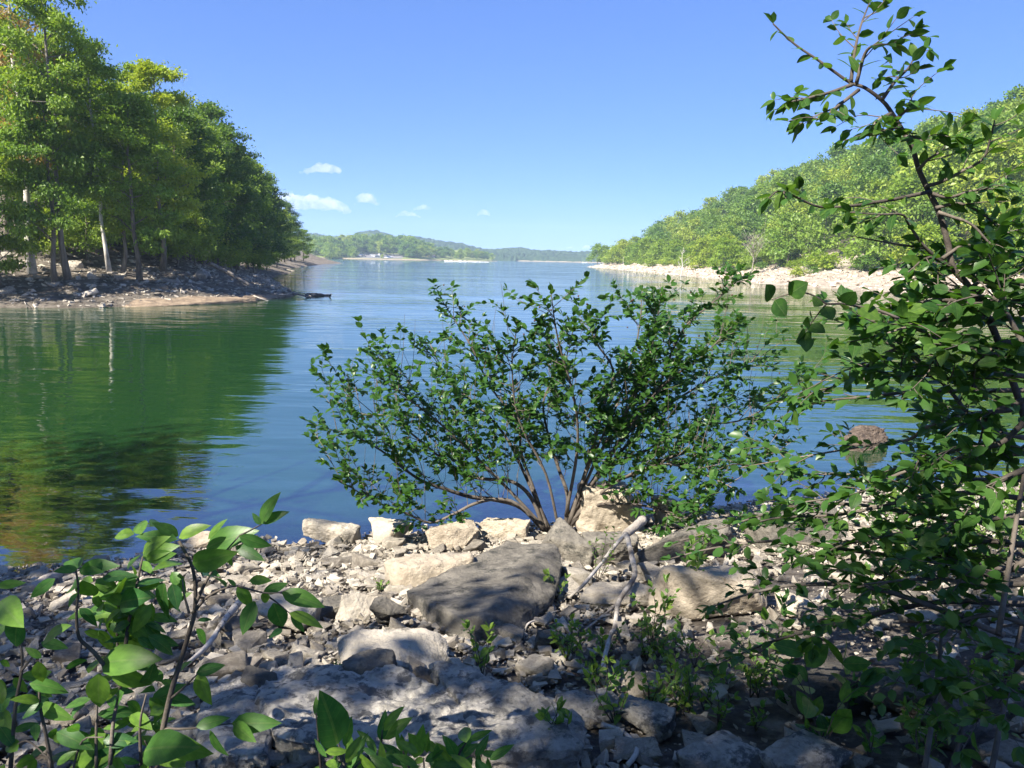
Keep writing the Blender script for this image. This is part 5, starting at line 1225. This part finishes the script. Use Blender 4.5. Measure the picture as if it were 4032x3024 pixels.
for (bx, by), (tx, ty), w in LV:
    y0 = FY + FL.g.normal(0, .05); p = at_y(*z4(bx, by), y0); q = at_y(*z4(tx, ty), y0 - .02 + FL.g.normal(0, .05)); d = q - p
    FL.leaf(p, d, Vector((FL.g.normal(0, .35), -.75, .75 + FL.g.normal(0, .3))), d.length * 1.05, w)
for _ in range(150):      # the yellower cluster in the middle and the tangle below
    if FL.g.random() < .55: x, y = FL.g.normal(720, 110), FL.g.normal(720, 120)
    else: x, y = FL.g.uniform(-20, 1050), FL.g.uniform(1100, 1660)
    p = at_y(*z4(x, y), FY + .12 + FL.g.normal(0, .06)); FL.leaf(p, Vector((FL.g.normal(0, 1), FL.g.normal(0, .5), FL.g.normal(-.2, .4))), Vector((FL.g.normal(0, .4), -.5, .8)), .06 + .055 * FL.g.random(), 1.0)
FL.done()

# plant at the bottom centre
def z5(x, y): return 1200 + x * .6776, 1900 + y * .6776
CBp = on_ground(1550, 3120); CP = Plant('narrow_leaf_plant', CBp, 'upright plant with narrow pointed leaves rising from the bottom edge, centre', 'plant', seed=26, leafm=L_FRONT, specs=((.16, .14, .12), (.18, .2, .2)), maxleaf=300)
CY = 1.95
for pts in ([(250, 1760), (220, 1600), (190, 1500)], [(420, 1780), (440, 1600), (450, 1440)], [(640, 1780), (600, 1640), (570, 1560)], [(880, 1780), (890, 1600), (945, 1500)], [(1050, 1780), (1080, 1690)], [(700, 1780), (690, 1600)], [(100, 1760), (80, 1500), (65, 1340)]):
    CP.stem([at_y(*z5(*p), CY) for p in pts], .005, .002, 'stem', 5)
for (bx, by), (tx, ty), w in [((190, 1520), (150, 1295), 1.1), ((70, 1360), (60, 1240), .9), ((230, 1530), (275, 1380), .9), ((440, 1500), (470, 1345), 1), ((450, 1490), (605, 1365), 1.1), ((460, 1440), (545, 1310), .9), ((560, 1560), (525, 1440), .8), ((640, 1600), (690, 1450), 1), ((890, 1600), (1000, 1515), 1.2), ((940, 1510), (915, 1395), 1.2), ((950, 1500), (1075, 1440), .9), ((880, 1590), (830, 1500), 1),
                              ((250, 1600), (350, 1560), 1), ((420, 1590), (330, 1540), 1), ((600, 1640), (520, 1580), 1), ((700, 1620), (790, 1560), 1), ((840, 1640), (760, 1600), 1.1), ((300, 1660), (420, 1640), 1.2), ((150, 1640), (230, 1590), 1), ((560, 1680), (660, 1650), 1.2), ((100, 1500), (150, 1440), 1), ((200, 1560), (120, 1530), 1), ((680, 1560), (620, 1480), 1), ((480, 1640), (560, 1560), 1), ((380, 1500), (300, 1440), .9), ((1080, 1700), (1010, 1620), 1), ((730, 1660), (900, 1650), 1)]:
    y0 = CY + CP.g.normal(0, .04); p = at_y(*z5(bx, by), y0); q = at_y(*z5(tx, ty), y0 + CP.g.normal(0, .04)); d = q - p
    CP.leaf(p, d, Vector((CP.g.normal(0, .4), -.8, .5)), d.length * 1.05, w)
for _ in range(45):
    p = at_y(*z5(CP.g.uniform(80, 1080), CP.g.uniform(1560, 1720)), CY + CP.g.normal(0, .06)); CP.leaf(p, Vector((CP.g.normal(0, .8), CP.g.normal(0, .4), .5 + CP.g.normal(0, .5))), Vector((CP.g.normal(0, .4), -.6, .7)), .05 + .035 * CP.g.random(), 1)
CP.done()

# small sprouts among the stones
def sprout(cx, cy, hpx, n, label, seed, size=.04, gap=.02, leafm=None, group=None, spread=.5, w=1.0, big=0):
    b = on_ground(cx, cy); dist = (b - CAM).length; h = hpx / S / FPX * dist * 1.1
    pl = Plant('sprout', b, label, 'sprout', group, seed, leafm=leafm or L_SPROUT, specs=((.22, .15, .2), (.26, .1, .15)), maxleaf=60, width=w); g = pl.g
    for i in range(n):
        th = g.random() * 6.28; r = spread * h * (.3 + .8 * g.random()); e = b + Vector((math.cos(th) * r, math.sin(th) * r * .7, h * (.6 + .5 * g.random())))
        m_ = b + (e - b) * .5 + Vector((g.normal(0, .08) * h, 0, .12 * h)); P = pl.stem([b, m_, e], .003, .0012, 'stem', 4); pl.leafy(P, .25, gap, size)
    pl.done()
g = np.random.default_rng(91)
sprout(2720, 2420, 300, 4, 'yellow-green leafy shoot standing in front of the tan boulder', 201, .075, .028, spread=.15)
sprout(3230, 2960, 290, 4, 'sapling with broad green leaves on the dark soil at right', 202, .12, .06, L_FRONT, spread=.5, w=1.2)
sprout(3040, 2700, 260, 4, 'pale-stemmed sprout with oval leaves right of the tan boulder', 203, .07, .035, L_FRONT, spread=.6)
sprout(2190, 2360, 100, 3, 'small bright sprout at the right end of the slab', 204, .05, .02, spread=.4)
sprout(1900, 2660, 170, 4, 'sprout growing in front of the slab, left of the sprout patch', 205, .055, .03, spread=.3)
sprout(2420, 2860, 180, 5, 'leafy sprout right above the bedrock ledge arm', 206, .05, .025, spread=.6)
sprout(2200, 2990, 160, 4, 'upright sprout at the bottom edge by the ledge arm', 207, .055, .025, spread=.3)
sprout(3620, 3010, 150, 5, 'low leafy sprout at the bottom right corner stones', 208, .055, .025, spread=.6)
sprout(1335, 2700, 60, 3, 'tiny sprout beside the rounded dark boulder', 209, .03, .015)
sprout(1500, 2335, 50, 4, 'tiny green tuft left of the slab on sunlit stones', 210, .03, .012)
sprout(2560, 2560, 250, 5, 'tall weed with small leaves below the tan boulder', 211, .05, .025, spread=.4)
sprout(2350, 2300, 180, 5, 'thin feathery weed beside the pale branch fork', 212, .03, .02, spread=.35)
for i in range(34):
    x, y = g.uniform(1950, 3000), g.uniform(2560, 2900)
    if x < 2250 and y > 2800: continue
    sprout(x, y, g.uniform(70, 180), int(g.integers(3, 6)), 'small leafy sprout in the green patch right of the ledge', 230 + i, .042, .02, group='sprouts right of the ledge', spread=.6)
for i in range(12):
    x, y = g.uniform(3000, 3950), g.uniform(2650, 3010); sprout(x, y, g.uniform(60, 140), 4, 'small sprout on the dark soil under the right shrub', 280 + i, .045, .025, L_FRONT, group='sprouts under the right shrub', spread=.7)
for i in range(10):
    x, y = g.uniform(3350, 4100), g.uniform(2150, 2450); sprout(x, y, g.uniform(150, 330), 5, 'sunlit bushy weed on the far side of the right shrub', 300 + i, .07, .03, group='sunlit weeds behind the right shrub', spread=.6)

# ---------------------------------------------------------------- trees behind the viewer that shade the shore
lit = [(on_ground(x, y).x, on_ground(x, y).y) for x, y in ((560, 2260), (720, 2120), (1200, 2090), (1800, 2060), (2250, 2060), (2800, 2010), (2830, 2150), (2480, 2200), (2200, 2150), (1960, 2200), (1600, 2420), (1330, 2390), (1180, 2330), (600, 2420), (0, 2420), (0, 2290), (300, 2270))]
lit2 = [(on_ground(x, y).x, on_ground(x, y).y) for x, y in ((3050, 2300), (3500, 2230), (4100, 2250), (4100, 2420), (3400, 2560), (3050, 2620))]
spots = [(*[on_ground(x, y).x, on_ground(x, y).y], r_) for x, y, r_ in ((1930, 2520, .26), (1480, 2570, .16), (1600, 2520, .12), (2720, 2400, .4), (1800, 2330, .12), (2050, 2260, .12), (2300, 2560, .22), (2150, 2680, .2), (2500, 2700, .22), (2700, 2620, .2), (2400, 2800, .15), (2900, 2650, .2), (2000, 2900, .16), (3000, 2750, .2), (500, 2900, .2), (900, 2450, .15))]
def foot(p): k = (p.z - .6) / SD.z; return (p.x - SD.x * k, p.y - SD.y * k)
for x, y, Y, r_ in ((500, 2350, 2.15, .45), (900, 2300, 2.15, .4), (300, 2700, 2.1, .35), (750, 2750, 2.1, .3), (1600, 2900, 1.95, .35), (1750, 2300, 5.4, .16), (1980, 2200, 5.9, .15), (2650, 2000, 3.6, .4), (3000, 2300, 3.1, .4), (3500, 1500, 3.0, .3), (3300, 1800, 3.2, .35), (3800, 2100, 2.9, .3), (1700, 1700, 8.2, .9), (2300, 1400, 8.2, 1.0), (2800, 1600, 8, .7)):
    spots.append((*foot(at_y(x, y, Y)), r_))
def shade_tree(x, y, Ht, cr, seed, label):
    g = np.random.default_rng(seed); b = Vector((x, y, gz(x, y) - .1)); t = empty('shade_tree', b, label, 'tree', 'trees behind the viewer')
    tr = MB(); top = b + Vector((g.normal(0, .4), g.normal(0, .4), Ht)); mid = (b + top) / 2 + Vector((g.normal(0, .2), g.normal(0, .2), 0)); tr.tube(catmull([b, mid, top], 5), np.linspace(.2, .03, 11), 8); cl = []
    for i in range(26):
        f = .3 + .7 * (i + g.random()) / 26; o = b + (top - b) * f; th = i * 2.4; rr = cr * math.sin(math.pi * (.15 + .8 * (f - .3) / .7)) * (.7 + .5 * g.random())
        e = o + Vector((math.cos(th) * rr, math.sin(th) * rr, rr * .35)); tr.tube([o, (o + e) / 2 + Vector((0, 0, .1)), e], [.05, .03, .01], 5, cap=False)
        for _ in range(9): cl.append(np.array(o + (e - o) * (.25 + .75 * g.random())) + g.normal(0, .35, 3))
    tr.build('trunk', M_BARK, t); cl = np.array(cl); ci = np.repeat(np.arange(len(cl)), 19); P = cl[ci] + g.normal(0, .42, (len(ci), 3))
    k_ = (P[:, 2] - .6) / SD.z; GX = P[:, 0] - SD.x * k_; GY = P[:, 1] - SD.y * k_
    keep = []  # crown shaped for the light: leaves dropped where they would shade the sun patches
    for px, py in zip(GX, GY):
        q = True
        if inside(px, py, lit) or inside(px, py, lit2): q = g.random() < .015
        elif any((px - a) ** 2 + (py - b_) ** 2 < r_ * r_ for a, b_, r_ in spots): q = g.random() < .1
        keep.append(q)
    P = P[np.array(keep)]; mb = MB(); merge_leaves(mb, P, g.normal(0, 1, P.shape), np.array([0, 0, .7]) + g.normal(0, .6, P.shape), .17 + .1 * g.random(len(P))); mb.build('crown', L_OAK, t, smooth=False)
for i, (x, y, Ht, cr) in enumerate([(-7.5, -5.5, 12, 4.2), (-11, -1.5, 13, 4.2), (-3.5, -7.5, 12, 4.0), (-8.5, -10, 14, 4.2), (-13.5, -6, 14, 4.2), (-5.2, -2.2, 9, 3.0), (-14.5, 2.2, 13, 4.0), (.5, -6.5, 10, 3.6), (-10, 3.5, 11, 2.8), (-1.8, -12, 14, 4.2), (-18, -1, 14, 4)]):
    shade_tree(x, y, Ht, cr, 500 + i, 'tall leafy tree behind the viewer that dapples the shore with shade')

# ---------------------------------------------------------------- haze
def haze():
    m, n, l = mat('haze_air'); v = n.new('ShaderNodeVolumePrincipled')
    v.inputs['Color'].default_value = (.62, .8, 1, 1); v.inputs['Density'].default_value = 2.8e-4; v.inputs['Anisotropy'].default_value = .2
    o = n.new('ShaderNodeOutputMaterial'); l.new(v.outputs[0], o.inputs['Volume'])
    b = MB(); x0, x1, y0, y1, z0, z1 = -1500, 1500, -60, 1900, -6, 82
    b.box(((x0 + x1) / 2, (y0 + y1) / 2, (z0 + z1) / 2), (x1 - x0, y1 - y0, z1 - z0))
    tag(b.build('haze', m, smooth=False), kind='stuff')
haze()

# ---------------------------------------------------------------- labels: tell look-alikes apart by their order in the view
def nth(i): return f"{i}{'th' if 10 < i % 100 < 14 else {1: 'st', 2: 'nd', 3: 'rd'}.get(i % 10, 'th')}"
same = {}
for o in COL.objects:
    if o.parent is None and 'category' in o and 'group' in o and o['group'] != 'trees behind the viewer': same.setdefault(o['label'], []).append(o)
for lab, lst in same.items():
    if len(lst) < 2 or len(lab.split()) > 13: continue
    lst.sort(key=lambda o: (lambda q: q[0] if q else 0)(in_view(Vector(o.location))))
    for i, o in enumerate(lst): o['label'] = f"{lab}, {nth(i + 1)} from left"
